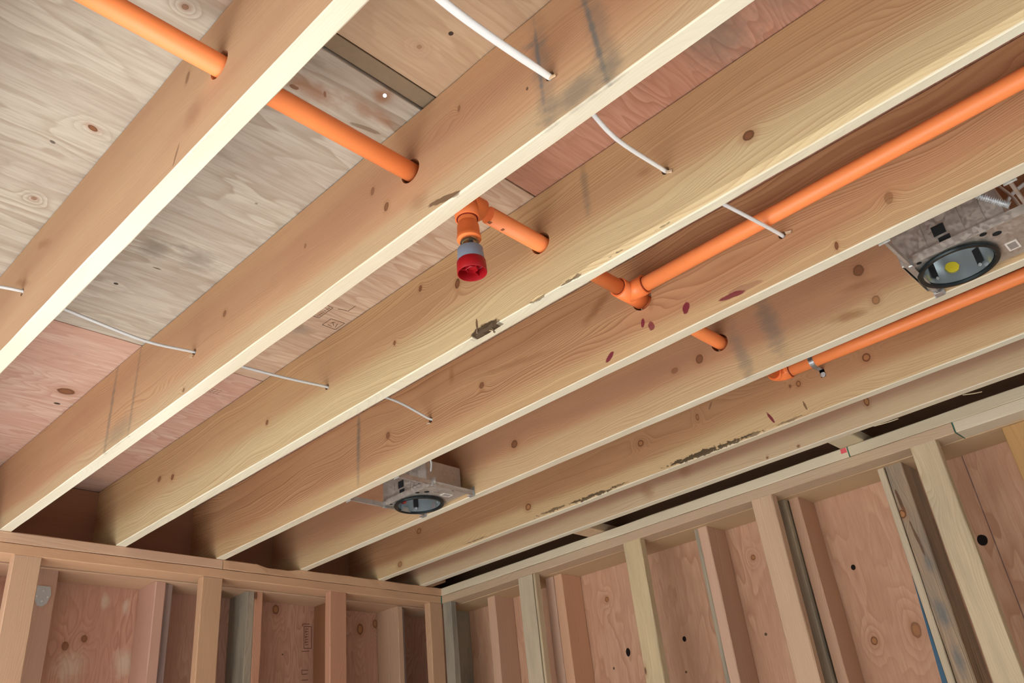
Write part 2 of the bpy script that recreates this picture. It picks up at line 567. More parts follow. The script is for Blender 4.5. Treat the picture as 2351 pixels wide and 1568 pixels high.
# ---- materials of the setting
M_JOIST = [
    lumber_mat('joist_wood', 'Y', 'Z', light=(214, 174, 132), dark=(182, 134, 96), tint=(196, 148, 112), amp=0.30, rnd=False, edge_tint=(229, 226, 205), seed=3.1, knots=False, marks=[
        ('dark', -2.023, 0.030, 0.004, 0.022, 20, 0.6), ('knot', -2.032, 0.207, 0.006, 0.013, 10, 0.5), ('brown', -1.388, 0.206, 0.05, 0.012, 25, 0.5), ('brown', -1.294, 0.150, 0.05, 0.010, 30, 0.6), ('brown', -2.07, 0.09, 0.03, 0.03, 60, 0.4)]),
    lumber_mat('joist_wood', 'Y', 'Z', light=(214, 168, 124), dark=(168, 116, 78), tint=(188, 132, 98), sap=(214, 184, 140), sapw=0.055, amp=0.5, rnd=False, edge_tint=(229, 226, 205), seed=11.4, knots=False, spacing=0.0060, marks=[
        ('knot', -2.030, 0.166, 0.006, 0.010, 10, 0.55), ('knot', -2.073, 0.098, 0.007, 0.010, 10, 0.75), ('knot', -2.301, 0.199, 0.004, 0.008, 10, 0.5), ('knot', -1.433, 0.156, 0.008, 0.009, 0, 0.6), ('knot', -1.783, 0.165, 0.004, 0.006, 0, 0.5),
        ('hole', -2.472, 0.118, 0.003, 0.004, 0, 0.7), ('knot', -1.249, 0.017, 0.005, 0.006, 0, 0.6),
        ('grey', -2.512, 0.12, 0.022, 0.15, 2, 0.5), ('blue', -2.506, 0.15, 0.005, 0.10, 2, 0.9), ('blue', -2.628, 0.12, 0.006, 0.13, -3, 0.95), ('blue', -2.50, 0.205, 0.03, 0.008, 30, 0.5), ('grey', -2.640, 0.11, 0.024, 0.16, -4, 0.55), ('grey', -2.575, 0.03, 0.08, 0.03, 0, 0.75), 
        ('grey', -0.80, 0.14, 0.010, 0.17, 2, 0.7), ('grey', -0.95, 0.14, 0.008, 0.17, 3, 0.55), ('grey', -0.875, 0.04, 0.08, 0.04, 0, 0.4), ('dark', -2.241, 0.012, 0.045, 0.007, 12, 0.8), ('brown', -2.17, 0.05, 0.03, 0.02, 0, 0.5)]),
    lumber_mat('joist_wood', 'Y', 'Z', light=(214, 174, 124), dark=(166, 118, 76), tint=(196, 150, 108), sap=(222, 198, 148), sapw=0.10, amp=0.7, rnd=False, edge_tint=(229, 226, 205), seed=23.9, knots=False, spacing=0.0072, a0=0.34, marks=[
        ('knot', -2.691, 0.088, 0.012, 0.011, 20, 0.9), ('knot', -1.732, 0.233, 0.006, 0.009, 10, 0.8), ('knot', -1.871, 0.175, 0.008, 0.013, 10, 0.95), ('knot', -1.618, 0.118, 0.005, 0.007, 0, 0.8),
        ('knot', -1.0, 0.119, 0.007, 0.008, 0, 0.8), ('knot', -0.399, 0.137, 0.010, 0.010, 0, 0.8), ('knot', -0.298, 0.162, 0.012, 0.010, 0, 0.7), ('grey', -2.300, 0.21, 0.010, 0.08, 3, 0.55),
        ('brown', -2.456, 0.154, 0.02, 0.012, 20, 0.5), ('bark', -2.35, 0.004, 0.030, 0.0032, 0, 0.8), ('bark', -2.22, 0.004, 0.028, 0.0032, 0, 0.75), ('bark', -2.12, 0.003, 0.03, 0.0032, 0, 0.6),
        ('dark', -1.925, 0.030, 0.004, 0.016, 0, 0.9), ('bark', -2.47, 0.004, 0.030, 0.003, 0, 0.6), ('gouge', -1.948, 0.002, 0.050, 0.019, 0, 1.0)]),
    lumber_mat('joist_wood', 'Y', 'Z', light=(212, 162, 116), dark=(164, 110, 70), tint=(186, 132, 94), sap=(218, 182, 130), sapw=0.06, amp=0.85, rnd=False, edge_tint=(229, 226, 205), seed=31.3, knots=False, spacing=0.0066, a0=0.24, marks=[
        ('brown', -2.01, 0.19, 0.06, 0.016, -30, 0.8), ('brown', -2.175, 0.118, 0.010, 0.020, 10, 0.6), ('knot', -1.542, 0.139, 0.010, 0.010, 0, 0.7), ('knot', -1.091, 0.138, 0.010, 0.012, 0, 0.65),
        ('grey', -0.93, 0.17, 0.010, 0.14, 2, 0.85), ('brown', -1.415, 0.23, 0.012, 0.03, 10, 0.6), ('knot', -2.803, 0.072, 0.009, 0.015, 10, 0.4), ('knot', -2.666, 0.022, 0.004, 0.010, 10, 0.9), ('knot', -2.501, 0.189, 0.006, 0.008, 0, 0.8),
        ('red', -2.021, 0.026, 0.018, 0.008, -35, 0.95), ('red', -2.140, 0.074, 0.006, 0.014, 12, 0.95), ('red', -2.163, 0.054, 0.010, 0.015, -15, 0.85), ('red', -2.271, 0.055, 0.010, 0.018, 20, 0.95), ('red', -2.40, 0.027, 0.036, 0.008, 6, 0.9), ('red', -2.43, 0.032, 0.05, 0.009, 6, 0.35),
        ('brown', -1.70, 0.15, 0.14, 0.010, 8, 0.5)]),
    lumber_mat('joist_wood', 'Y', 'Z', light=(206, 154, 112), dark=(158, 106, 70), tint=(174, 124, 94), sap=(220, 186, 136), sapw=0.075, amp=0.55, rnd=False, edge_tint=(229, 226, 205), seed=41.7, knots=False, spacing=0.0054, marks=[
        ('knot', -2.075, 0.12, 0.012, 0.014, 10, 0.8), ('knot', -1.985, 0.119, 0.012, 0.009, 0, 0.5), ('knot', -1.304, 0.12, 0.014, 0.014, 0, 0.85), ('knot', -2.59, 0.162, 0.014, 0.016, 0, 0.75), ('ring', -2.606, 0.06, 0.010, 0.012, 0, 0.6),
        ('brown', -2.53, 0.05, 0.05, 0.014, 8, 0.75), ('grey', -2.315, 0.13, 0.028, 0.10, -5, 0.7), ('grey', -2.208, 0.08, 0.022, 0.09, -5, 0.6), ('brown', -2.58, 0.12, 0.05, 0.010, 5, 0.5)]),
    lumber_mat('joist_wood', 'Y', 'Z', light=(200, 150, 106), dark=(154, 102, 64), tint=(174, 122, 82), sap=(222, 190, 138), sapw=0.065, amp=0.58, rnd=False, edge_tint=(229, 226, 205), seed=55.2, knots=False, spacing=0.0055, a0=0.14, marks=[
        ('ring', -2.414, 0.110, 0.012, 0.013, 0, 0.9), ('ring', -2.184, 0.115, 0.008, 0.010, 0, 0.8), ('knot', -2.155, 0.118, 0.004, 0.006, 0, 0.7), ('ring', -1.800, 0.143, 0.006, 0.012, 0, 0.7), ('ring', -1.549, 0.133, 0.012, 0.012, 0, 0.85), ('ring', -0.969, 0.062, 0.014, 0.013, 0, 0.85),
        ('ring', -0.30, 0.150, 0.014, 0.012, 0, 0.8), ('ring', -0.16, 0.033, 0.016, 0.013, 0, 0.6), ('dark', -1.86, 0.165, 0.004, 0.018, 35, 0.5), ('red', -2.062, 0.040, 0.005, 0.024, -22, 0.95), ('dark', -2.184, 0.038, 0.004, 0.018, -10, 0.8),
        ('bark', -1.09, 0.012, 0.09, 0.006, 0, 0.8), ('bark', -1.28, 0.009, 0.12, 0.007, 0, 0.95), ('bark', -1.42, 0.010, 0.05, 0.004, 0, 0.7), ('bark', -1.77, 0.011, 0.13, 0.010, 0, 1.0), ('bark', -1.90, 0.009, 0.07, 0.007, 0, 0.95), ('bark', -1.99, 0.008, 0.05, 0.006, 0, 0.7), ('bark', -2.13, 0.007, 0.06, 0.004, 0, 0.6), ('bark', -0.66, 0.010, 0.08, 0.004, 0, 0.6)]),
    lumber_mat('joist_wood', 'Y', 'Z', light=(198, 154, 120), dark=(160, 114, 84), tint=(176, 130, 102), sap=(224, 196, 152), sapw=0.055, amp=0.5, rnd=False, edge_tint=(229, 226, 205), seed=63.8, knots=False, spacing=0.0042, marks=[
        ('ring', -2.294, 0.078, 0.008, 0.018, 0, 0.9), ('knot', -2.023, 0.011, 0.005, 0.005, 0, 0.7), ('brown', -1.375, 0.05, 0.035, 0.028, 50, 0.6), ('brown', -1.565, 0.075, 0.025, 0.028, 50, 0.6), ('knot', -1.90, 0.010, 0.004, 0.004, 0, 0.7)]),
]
M_PLATE_X = lumber_mat('plate_wood', 'X', 'Z', light=(218, 178, 142), dark=(190, 140, 108), tint=(206, 158, 126), amp=0.35, spacing=0.006)
M_PLATE_Y = lumber_mat('plate_wood', 'Y', 'Z', light=(214, 184, 144), dark=(184, 140, 104), tint=(206, 166, 130), amp=0.40, spacing=0.006)
M_PLATE_YP = lumber_mat('plate_wood_pale', 'Y', 'Z', light=(224, 208, 172), dark=(198, 168, 128), tint=(214, 190, 154), amp=0.3, spacing=0.006)
M_STUD_PALE_Y = lumber_mat('stud_wood_pale', 'Z', 'Y', light=(226, 204, 164), dark=(192, 158, 116), tint=(210, 184, 146), amp=0.4, spacing=0.006, weather=0.22)
M_STUD_PINK_Y = lumber_mat('stud_wood_pink', 'Z', 'Y', light=(222, 176, 142), dark=(186, 136, 104), tint=(210, 162, 128), amp=0.5, spacing=0.0045)
M_STUD_GREY_Y = lumber_mat('stud_wood_grey', 'Z', 'Y', light=(182, 166, 138), dark=(140, 122, 98), tint=(160, 150, 130), amp=0.4, weather=0.6)
M_STUD_TAN_Y = lumber_mat('stud_wood_tan', 'Z', 'Y', light=(220, 178, 134), dark=(180, 130, 90), tint=(204, 160, 118), amp=0.5)
M_STUD_YEL_Y = lumber_mat('stud_wood_yellow', 'Z', 'Y', light=(206, 164, 108), dark=(170, 122, 74), tint=(192, 146, 96), amp=0.5)
M_STUD_PINK_X = lumber_mat('stud_wood_pink', 'Z', 'X', light=(214, 162, 132), dark=(182, 124, 96), tint=(204, 148, 120), amp=0.40, spacing=0.0045)
M_STUD_TAN_X = lumber_mat('stud_wood_tan', 'Z', 'X', light=(216, 174, 136), dark=(182, 136, 100), tint=(206, 160, 124), amp=0.4)
M_STUD_BRN_X = lumber_mat('stud_wood_tan_brown', 'Z', 'X', light=(200, 150, 116), dark=(166, 112, 80), tint=(188, 134, 102), amp=0.4)
M_STUD_DARK_X = lumber_mat('stud_wood_brown', 'Z', 'X', light=(158, 112, 84), dark=(120, 80, 58), tint=(142, 98, 76), amp=0.4)
M_STUD_PURP_X = lumber_mat('stud_wood_stained', 'Z', 'X', light=(176, 146, 134), dark=(132, 104, 98), tint=(150, 124, 120), amp=0.4, weather=0.5)
M_PLY_GREY = ply_mat('subfloor_grey', 'X', 'Y', light=(200, 188, 170), dark=(158, 138, 116), tint=(182, 166, 150), seed=2.3, grime=0.30, figure=0.6, streak=0.55, marks=[
    ('knot', -0.265, -1.724, 0.010, 0.006, 20, 0.95), ('hole', -0.308, -1.636, 0.006, 0.004, 20, 0.7), ('knot', -0.269, -1.435, 0.006, 0.006, 0, 0.6), ('hole', 0.11, -1.72, 0.004, 0.003, 0, 0.5), ('knot', -0.271, -2.111, 0.006, 0.006, 0, 0.7),
    ('grey', 0.015, -1.418, 0.035, 0.045, 0, 0.7), ('grey', 0.112, -1.440, 0.045, 0.04, 0, 0.6), ('grey', 0.06, -1.46, 0.02, 0.015, 0, 0.5), ('bark', 0.06, -1.345, 0.012, 0.003, 0, 0.9), ('hole', 0.01, -1.22, 0.006, 0.005, 0, 0.9),
    ('dark', -0.025, -2.076, 0.012, 0.006, 0, 0.9), ('dark', 0.031, -2.100, 0.009, 0.003, 50, 0.8), ('brown', 0.005, -2.09, 0.06, 0.025, 0, 0.8), ('brown', 0.14, -2.12, 0.08, 0.018, 0, 0.75), ('dark', 0.15, -2.075, 0.045, 0.006, -12, 0.55), ('brown', 0.122, -2.170, 0.02, 0.02, 0, 0.9),
    ('brown', -0.20, -2.17, 0.05, 0.03, 0, 0.5)])
M_PLY_TAN = ply_mat('subfloor_light_tan', 'X', 'Y', light=(214, 184, 156), dark=(176, 132, 100), tint=(196, 162, 134), seed=9.3, grime=0.10, figure=1.0, marks=[
    ('grey', 0.50, -1.30, 0.05, 0.03, 0, 0.5)])
M_PLY_ROW1 = ply_mat('subfloor_pink', 'X', 'Y', light=(214, 180, 158), dark=(182, 134, 112), tint=(200, 152, 130), seed=7.7, grime=0.25, marks=[
    ('knot', 0.151, -0.561, 0.024, 0.020, 0, 0.9), ('hole', 0.163, -0.463, 0.010, 0.007, 0, 0.9)])
M_PLY_UP = ply_mat('subfloor_tan', 'X', 'Y', light=(196, 164, 130), dark=(168, 132, 100), tint=(182, 148, 118), seed=13.1, grime=0.12, figure=0.5, marks=[
    ('hole', 0.119, -2.377, 0.005, 0.005, 0, 0.9), ('knot', 0.095, -2.314, 0.005, 0.005, 0, 0.4)])
M_PLY_PINK = ply_mat('subfloor_red', 'X', 'Y', light=(206, 152, 124), dark=(168, 108, 82), tint=(190, 134, 106), seed=19.9, grime=0.10, figure=1.2, marks=[
    ('grey', 0.50, -2.72, 0.10, 0.07, 0, 0.7), ('grey', 0.53, -2.85, 0.06, 0.05, 0, 0.4)])
M_PLY_WB = ply_mat('sheathing_wood', 'Z', 'Y', light=(206, 150, 118), dark=(172, 112, 82), tint=(190, 134, 108), seed=27.0, grime=0.10, figure=0.8, marks=[])
M_PLY_WA = ply_mat('sheathing_wood', 'Z', 'X', light=(208, 150, 122), dark=(176, 114, 90), tint=(196, 136, 112), seed=33.0, grime=0.08, figure=1.1, marks=[
    ('knot', 0.640, -0.276, 0.012, 0.014, 0, 0.8)])


def knots_ply_z(pts, seed, cross):
    """marks are (kind, l=z, a=cross, rl, ra ...)"""
    return pts


# rebuild the two wall sheathing materials with their knots in place (local origin is the world origin for the sheets)
M_PLY_WB = ply_mat('sheathing_wood', 'Z', 'Y', light=(218, 172, 138), dark=(184, 132, 100), tint=(204, 156, 124), seed=27.0, grime=0.10, figure=0.5, marks=[
    ('hole', -0.367, -2.387, 0.019, 0.017, 0, 1.0), ('hole', -0.347, -1.935, 0.010, 0.009, 0, 1.0), ('hole', -0.451, -0.872, 0.018, 0.012, 0, 1.0), ('hole', -0.452, -1.164, 0.011, 0.009, 0, 1.0),
    ('ring', -0.607, -1.932, 0.014, 0.012, 0, 0.8), ('ring', -0.600, -2.084, 0.026, 0.016, 0, 0.6), ('ring', -0.212, -1.553, 0.010, 0.009, 0, 0.8), ('hole', -0.505, -1.529, 0.006, 0.006, 0, 0.8),
    ('ring', -0.210, -0.801, 0.011, 0.010, 0, 0.8), ('hole', -0.502, -0.783, 0.006, 0.005, 0, 0.8), ('hole', -0.578, -1.143, 0.005, 0.005, 0, 0.8), ('ring', -0.20, -0.31, 0.018, 0.014, 0, 0.6), ('ring', -0.14, -0.36, 0.014, 0.012, 0, 0.4)])
M_PLY_WA = ply_mat('sheathing_wood', 'Z', 'X', light=(214, 164, 136), dark=(180, 126, 102), tint=(200, 150, 124), seed=33.0, grime=0.08, figure=1.3, marks=[
    ('knot', -0.276, 0.640, 0.013, 0.011, 0, 0.7), ('knot', -0.306, 0.575, 0.016, 0.012, 0, 0.7), ('pale', -0.132, 0.700, 0.03, 0.016, 0, 0.5), ('pale', -0.145, 0.782, 0.03, 0.014, 0, 0.5),
    ('ring', -0.104, 1.458, 0.020, 0.016, 0, 0.75), ('ring', -0.159, 1.927, 0.024, 0.018, 0, 0.8), ('ring', -0.128, 2.020, 0.020, 0.014, 0, 0.7), ('ring', -0.115, 1.837, 0.018, 0.012, 0, 0.6),
    ('hole', -0.295, 1.500, 0.004, 0.004, 0, 0.8), ('pale', -0.38, 0.60, 0.06, 0.05, 30, 0.45), ('pale', -0.36, 0.80, 0.05, 0.04, 0, 0.55)])
M_SHAD = lumber_mat('shaded_rim_wood', 'X', 'Z', light=(162, 116, 90), dark=(130, 88, 66), tint=(148, 102, 80), amp=0.4)  # darker rim wood for both directions, recess shade put into the colour
M_SHAD_Y = lumber_mat('shaded_rim_wood', 'Y', 'Z', light=(150, 112, 80), dark=(120, 84, 58), tint=(140, 100, 72), amp=0.4)
M_CONC = plain('concrete', (204, 204, 202), 0.9, 0, 0.08, 6.0)
M_DRYPLY = ply_mat('back_sheathing', 'Z', 'X', light=(206, 178, 146), dark=(176, 140, 108), tint=(190, 160, 130), seed=41.0)
M_CRACK = plain('recessed_strip_wood', (128, 108, 84), 0.9, 0, 0.2, 40.0)

# ------------------------------------------------------------------ floor and the walls outside the frame
floor = box('floor', -3.3, 2.5, -6.1, 0.3, FLOOR - 0.1, FLOOR, M_CONC, org=(-0.4, -3, FLOOR), bev=0)
tag(floor, kind='structure')


def wall_with_opening(name, axis, pos, thick, a0, a1, oa0, oa1, oz0, oz1, mat, ztop=0.0):
    root = empty(name, (pos if axis == 'X' else (a0 + a1) / 2, pos if axis == 'Y' else (a0 + a1) / 2, FLOOR))
    tag(root, kind='structure')
    for (p0, p1, q0, q1) in ((a0, oa0, FLOOR, ztop), (oa1, a1, FLOOR, ztop), (oa0, oa1, oz1, ztop), (oa0, oa1, FLOOR, oz0)):
        if p1 - p0 < 0.01 or q1 - q0 < 0.01:
            continue
        if axis == 'X':
            box('sheathing_panel', pos, pos + thick, p0, p1, q0, q1, mat, root, org=(0, 0, 0), bev=0)
        else:
            box('sheathing_panel', p0, p1, pos, pos + thick, q0, q1, mat, root, org=(0, 0, 0), bev=0)
    return root


wall_with_opening('wall_near', 'Y', -6.0, -0.1, -3.3, 2.5, -2.2, 1.4, -2.4, -0.35, M_DRYPLY, D + 0.02)
wall_with_opening('wall_side', 'X', -3.2, -0.1, -6.0, 0.3, -3.1, -0.15, -2.40, -0.08, M_DRYPLY, D + 0.02)  # unseen opening sized to shape the sun patch on the floor

# ------------------------------------------------------------------ ceiling: subfloor sheets on the joists
ceil = empty('ceiling', (0.4, -2.0, D))
tag(ceil, kind='structure')


def sheet(x0, x1, y0, y1, mat, dz=0.0, name='plywood_sheet'):
    return box(name, x0, x1, y0, y1, D + 0.0025 + dz, D + 0.0215 + dz, mat, ceil, org=(0, 0, 0), bev=0.0012)


sheet(-3.2, -0.20, -0.955, 0.27, M_PLY_GREY)
sheet(-0.196, 1.80, -0.955, 0.27, M_PLY_ROW1)
sheet(1.804, 2.62, -0.955, 0.27, M_PLY_ROW1)
s_mid = sheet(-3.2, 0.220, -2.190, -0.959, M_PLY_GREY)
sheet(0.224, 2.62, -2.150, -0.959, M_PLY_TAN)
sheet(-3.2, 0.219, -3.42, -2.238, M_PLY_UP)
sheet(0.223, 2.62, -3.42, -2.154, M_PLY_PINK)
sheet(-3.2, 2.62, -4.64, -3.424, M_PLY_UP)
sheet(-3.2, 2.62, -6.0, -4.644, M_PLY_UP)
# the pieced-in strip that closes the wide seam, set a little higher than the sheets
box('filler_strip', -0.9, 0.219, -2.232, -2.194, D + 0.0075, D + 0.0265, M_CRACK, ceil, bev=0.001)
HD = (Vector((0.122, -2.176, D)) - Vector((-0.6887, -3.1312, -1.0096))).normalized()
HP = Vector((0.122, -2.176, D))
cut(s_mid, [sweep_bm([HP - HD * 0.03, HP + HD * 0.05], 0.0042, seg=12)])

sky_block = board('sky_block_slab', -3.3, 2.7, -6.1, 0.35, D + 0.03, D + 0.05, 'X', M_DRYPLY, ceil, seg=6.0)  # unseen slab added above the sheets to stop sky light leaking in
cut(sky_block, [sweep_bm([HP + HD * 0.02, HP + HD * 0.12], 0.0075, seg=12)])
# joists outside the frame belong to the setting
for xo in (-0.624, -1.03, -1.44, -1.84, -2.25, -2.66, -3.06):
    board('joist', xo, xo + W, -5.9, RIM, 0, D, 'Y', M_JOIST[0], ceil, org=(xo, 0, 0))
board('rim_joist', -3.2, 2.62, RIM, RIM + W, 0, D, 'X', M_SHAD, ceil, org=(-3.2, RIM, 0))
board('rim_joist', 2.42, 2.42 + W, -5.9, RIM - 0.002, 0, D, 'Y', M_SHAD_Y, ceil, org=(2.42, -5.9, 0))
# nailing blocks above the right-hand wall
for yb in (-0.99, -2.155, -3.3):
    board('nailing_block', JX[6] + W, 2.418, yb - 0.045, yb + 0.045, 0.001, 0.039, 'X', M_PLATE_YP if yb < -2 else M_PLATE_Y, ceil)
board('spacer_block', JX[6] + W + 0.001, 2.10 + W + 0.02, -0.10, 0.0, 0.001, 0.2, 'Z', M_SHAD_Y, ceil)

# ------------------------------------------------------------------ ceiling joists
JLAB = ['nearest ceiling joist, topmost left, with the brightest underside',
        'ceiling joist with grey weathered bands, second from the upper left',
        'broad golden ceiling joist with the bark gouge on its lower edge, behind the red-capped sprinkler',
        'ceiling joist marked with several dark red paint smears',
        'ceiling joist with two recessed light fixtures on its near side',
        'ceiling joist with dark bark patches along its bottom edge and a pipe clip',
        'last ceiling joist, beside the dark gap over the right wall']
joists = []
for i, x in enumerate(JX):
    wane = None
    if i == 2:
        def wane(v, k):
            # worn near-side lower corner on the stretch towards the camera end
            if k in (0, 7) and v[1] < -2.25:
                if k == 7: v[2] += 0.010
                if k == 0: v[0] += 0.012
    if i == 5:
        def wane(v, k):
            if k in (0, 7):
                w = 0.5 + 0.5 * math.sin(v[1] * 9.0)
                if k == 7: v[2] += 0.006 * w
                if k == 0: v[0] += 0.005 * w
    y0 = -5.9
    y1 = RIM
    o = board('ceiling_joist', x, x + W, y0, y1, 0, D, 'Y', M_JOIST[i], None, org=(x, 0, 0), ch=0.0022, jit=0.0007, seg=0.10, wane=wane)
    cs = []
    if i <= 4:
        cs.append(hole_x(x - 0.02, x + W + 0.02, YP - 0.004, ZP - 0.0025, 0.0275 if i != 3 else 0.0310))
    if i <= 3:
        for (yy, zz) in (CAB1[i], CAB2[i]):
            cs.append(hole_x(x - 0.02, x + W + 0.02, yy, zz, 0.0095, seg=16))
    if i == 2:
        gz = bmesh.new()
        bmesh.ops.create_icosphere(gz, subdivisions=2, radius=1.0)
        r2 = random.Random(5)
        for v in gz.verts:
            k = 1 + r2.uniform(-0.18, 0.18)
            v.co = Vector((x + v.co.x * 0.016 * k + 0.001, -1.948 + v.co.y * 0.040 * k, -0.001 + v.co.z * 0.015 * k))
        cs.append(gz)
        for yy, ly in ((-2.22, 0.03), (-2.345, 0.045), (-2.47, 0.05), (-2.12, 0.02)):
            gz = bmesh.new()
            bmesh.ops.create_icosphere(gz, subdivisions=2, radius=1.0)
            for v in gz.verts:
                k = 1 + r2.uniform(-0.2, 0.2)
                v.co = Vector((x + v.co.x * 0.005 * k, yy + v.co.y * ly * k, 0.003 + v.co.z * 0.007 * k))
            cs.append(gz)
    if cs:
        cut(o, cs)
    tag(o, JLAB[i], 'joist', 'ceiling joists')
    joists.append(o)
# torn splinters at the gouge
for (yy, zz, dx, ang) in ((-1.925, 0.014, 0.0, 0.1), (-1.965, -0.002, 0.012, -0.5)):
    bm = bmesh.new()
    r = bmesh.ops.create_cone(bm, cap_ends=True, segments=5, radius1=0.003, radius2=0.0005, depth=0.02)
    for v in bm.verts:
        v.co = Matrix.Rotation(ang, 3, 'X') @ v.co
    link('splinter', to_mesh(bm, 'splinter'), (JX[2] + dx - 0.001, yy, zz), M_CRACK, joists[2])

# ------------------------------------------------------------------ left wall (joist ends rest on it)
wl = empty('wall_left', (1.0, 0.0, FLOOR))
tag(wl, kind='structure')
# double top plate of the inner framing
board('top_plate', -3.2, 1.030, 0.0, 0.100, -0.038, 0.0, 'X', M_PLATE_X, wl, jit=0.001)


def chipped(v, k):
    # broken upper front arris between the two middle joists
    if k in (4, 5, 6, 7) or True:
        if 1.20 < v[0] < 1.38 and v[2] > -0.006 and v[1] < 0.045:
            v[2] -= 0.009
            v[1] += 0.004


board('top_plate', 1.033, XB, 0.0, 0.100, -0.038, 0.0, 'X', M_PLATE_X, wl, jit=0.001, seg=0.05, wane=chipped)
board('top_plate', -3.2, XB - 0.006, 0.0, 0.100, -0.076, -0.039, 'X', M_PLATE_X, wl, jit=0.001)
# plates of the outer framing
board('outer_top_plate', -3.2, 2.48, 0.122, 0.279, -0.038, 0.0, 'X', M_PLATE_X, wl)
board('outer_top_plate', -3.2, 2.48, 0.122, 0.279, -0.076, -0.039, 'X', M_PLATE_X, wl)
box('plywood_sheet', 0.25, 2.5, 0.28, 0.299, FLOOR, 0.0, M_PLY_WA, wl, org=(0, 0, 0), bev=0)
box('plywood_sheet', -3.2, -2.05, 0.28, 0.299, FLOOR, 0.0, M_PLY_WA, wl, org=(0, 0, 0), bev=0)
box('plywood_sheet', -2.05, 0.25, 0.28, 0.299, -0.45, 0.0, M_PLY_WA, wl, org=(0, 0, 0), bev=0)
ZS = -0.0765


def stud_a(x0, x1, y0, y1, mat, name='stud', label=None, **kw):
    o = board(name, x0, x1, y0, y1, FLOOR, ZS, 'Z', mat, wl, jit=0.0010, ch=0.003, seg=0.12, **kw)
    if label: o['label'] = label
    return o


stud_a(0.262, 0.353, 0.0, 0.038, M_STUD_TAN_X)
stud_a(0.949, 1.035, 0.0, 0.038, M_STUD_TAN_X)
stud_a(1.552, 1.640, 0.0, 0.038, M_STUD_PINK_X)
stud_a(2.133, XB - 0.002, 0.0, 0.038, M_STUD_TAN_X, label='knotty corner stud')
stud_a(0.392, 0.462, 0.135, 0.279, M_STUD_BRN_X, 'post')
stud_a(0.826, 0.869, 0.135, 0.279, M_STUD_PINK_X)
stud_a(0.871, 0.908, 0.158, 0.279, M_STUD_PURP_X, label='purple stained stud')
stud_a(1.085, 1.118, 0.160, 0.279, M_STUD_PURP_X, label='purple stained stud')
stud_a(1.228, 1.262, 0.135, 0.279, M_STUD_GREY_Y, label='grey stud')
stud_a(1.263, 1.302, 0.135, 0.279, M_STUD_PINK_X)
stud_a(1.660, 1.690, 0.135, 0.279, M_STUD_DARK_X)
stud_a(2.030, 2.062, 0.118, 0.279, M_STUD_TAN_X)
stud_a(2.066, 2.100, 0.150, 0.279, M_STUD_PURP_X)
stud_a(0.15, 0.188, 0.135, 0.279, M_STUD_DARK_X)

# ------------------------------------------------------------------ right wall
wr = empty('wall_right', (XB, -2.0, FLOOR))
tag(wr, kind='structure')
YN = -5.9
board('top_plate', XB, XB + 0.089, -2.135, 0.279, -0.038, 0.0, 'Y', M_PLATE_YP, wr, jit=0.0008)
board('top_plate', XB, XB + 0.089, YN, -2.140, -0.038, 0.0, 'Y', M_PLATE_YP, wr, jit=0.0008)
board('top_plate', XB, XB + 0.089, -2.487, 0.279, -0.076, -0.039, 'Y', M_PLATE_Y, wr, jit=0.0008)
board('top_plate', XB, XB + 0.089, YN, -2.492, -0.076, -0.039, 'Y', M_PLATE_YP, wr, jit=0.0008)
for za, zb in ((-0.038, 0.0), (-0.076, -0.039)):
    board('outer_top_plate', XB + 0.095, 2.484, YN, 0.27, za, zb, 'Y', M_PLATE_Y, wr, jit=0.0008)
box('plywood_sheet', 2.485, 2.504, -2.42, 0.279, FLOOR, 0.0, M_PLY_WB, wr, org=(0, 0, 0), bev=0)
box('plywood_sheet', 2.485, 2.504, YN, -2.424, FLOOR, 0.0, M_PLY_WB, wr, org=(0, 0, 0), bev=0)


def stud_b(y0, y1, x0, x1, mat, name='stud', label=None, **kw):
    o = board(name, x0, x1, y0, y1, FLOOR, ZS, 'Z', mat, wr, jit=0.0010, ch=0.003, seg=0.12, **kw)
    if label: o['label'] = label
    return o


XF = XB + 0.038
XO = 2.345
stud_b(-0.060, -0.002, XB, XF, M_STUD_GREY_Y)
stud_b(-0.602, -0.516, XB, XF, M_STUD_PALE_Y)
stud_b(-1.210, -1.124, XB, XF, M_STUD_PALE_Y)
stud_b(-1.818, -1.732, XB, XF, M_STUD_TAN_Y)
stud_b(-2.424, -2.338, XB, XF, M_STUD_PALE_Y)
stud_b(-3.03, -2.944, XB, XF, M_STUD_PALE_Y)
stud_b(0.085, 0.125, XO, 2.484, M_STUD_GREY_Y)
stud_b(-0.231, -0.181, XO + 0.005, 2.484, M_STUD_PINK_Y, label='reddish stud')
stud_b(-0.618, -0.568, XO, 2.484, M_STUD_PINK_Y)
stud_b(-0.670, -0.621, XO, 2.484, M_STUD_PINK_Y)
stud_b(-1.414, -1.396, XO - 0.006, 2.484, M_STUD_GREY_Y, label='grey-green stud edge')
stud_b(-1.457, -1.415, XO - 0.008, 2.484, M_STUD_PINK_Y)
stud_b(-1.814, -1.780, XO - 0.02, 2.484, M_STUD_GREY_Y)
stud_b(-1.858, -1.819, XO, 2.484, M_STUD_PINK_Y)
M_WEATH = lumber_mat('stud_wood_weathered', 'Z', 'Y', light=(196, 168, 134), dark=(120, 100, 76), tint=(170, 142, 118), amp=0.9, weather=0.65, spacing=0.012, rnd=False, seed=5.5, knots=False, marks=[('dark', 2.24, 0.045, 0.05, 0.006, 4, 0.9), ('ring', 2.20, 0.052, 0.014, 0.012, 0, 0.9), ('dark', 2.11, 0.030, 0.06, 0.005, 6, 0.8), ('blue', 1.86, 0.030, 0.045, 0.018, 0, 0.9), ('blue', 1.72, 0.030, 0.05, 0.014, 0, 0.8), ('blue', 2.02, 0.020, 0.03, 0.012, 0, 0.6)])
stud_b(-2.200, -2.176, XO - 0.012, 2.484, M_STUD_PALE_Y)
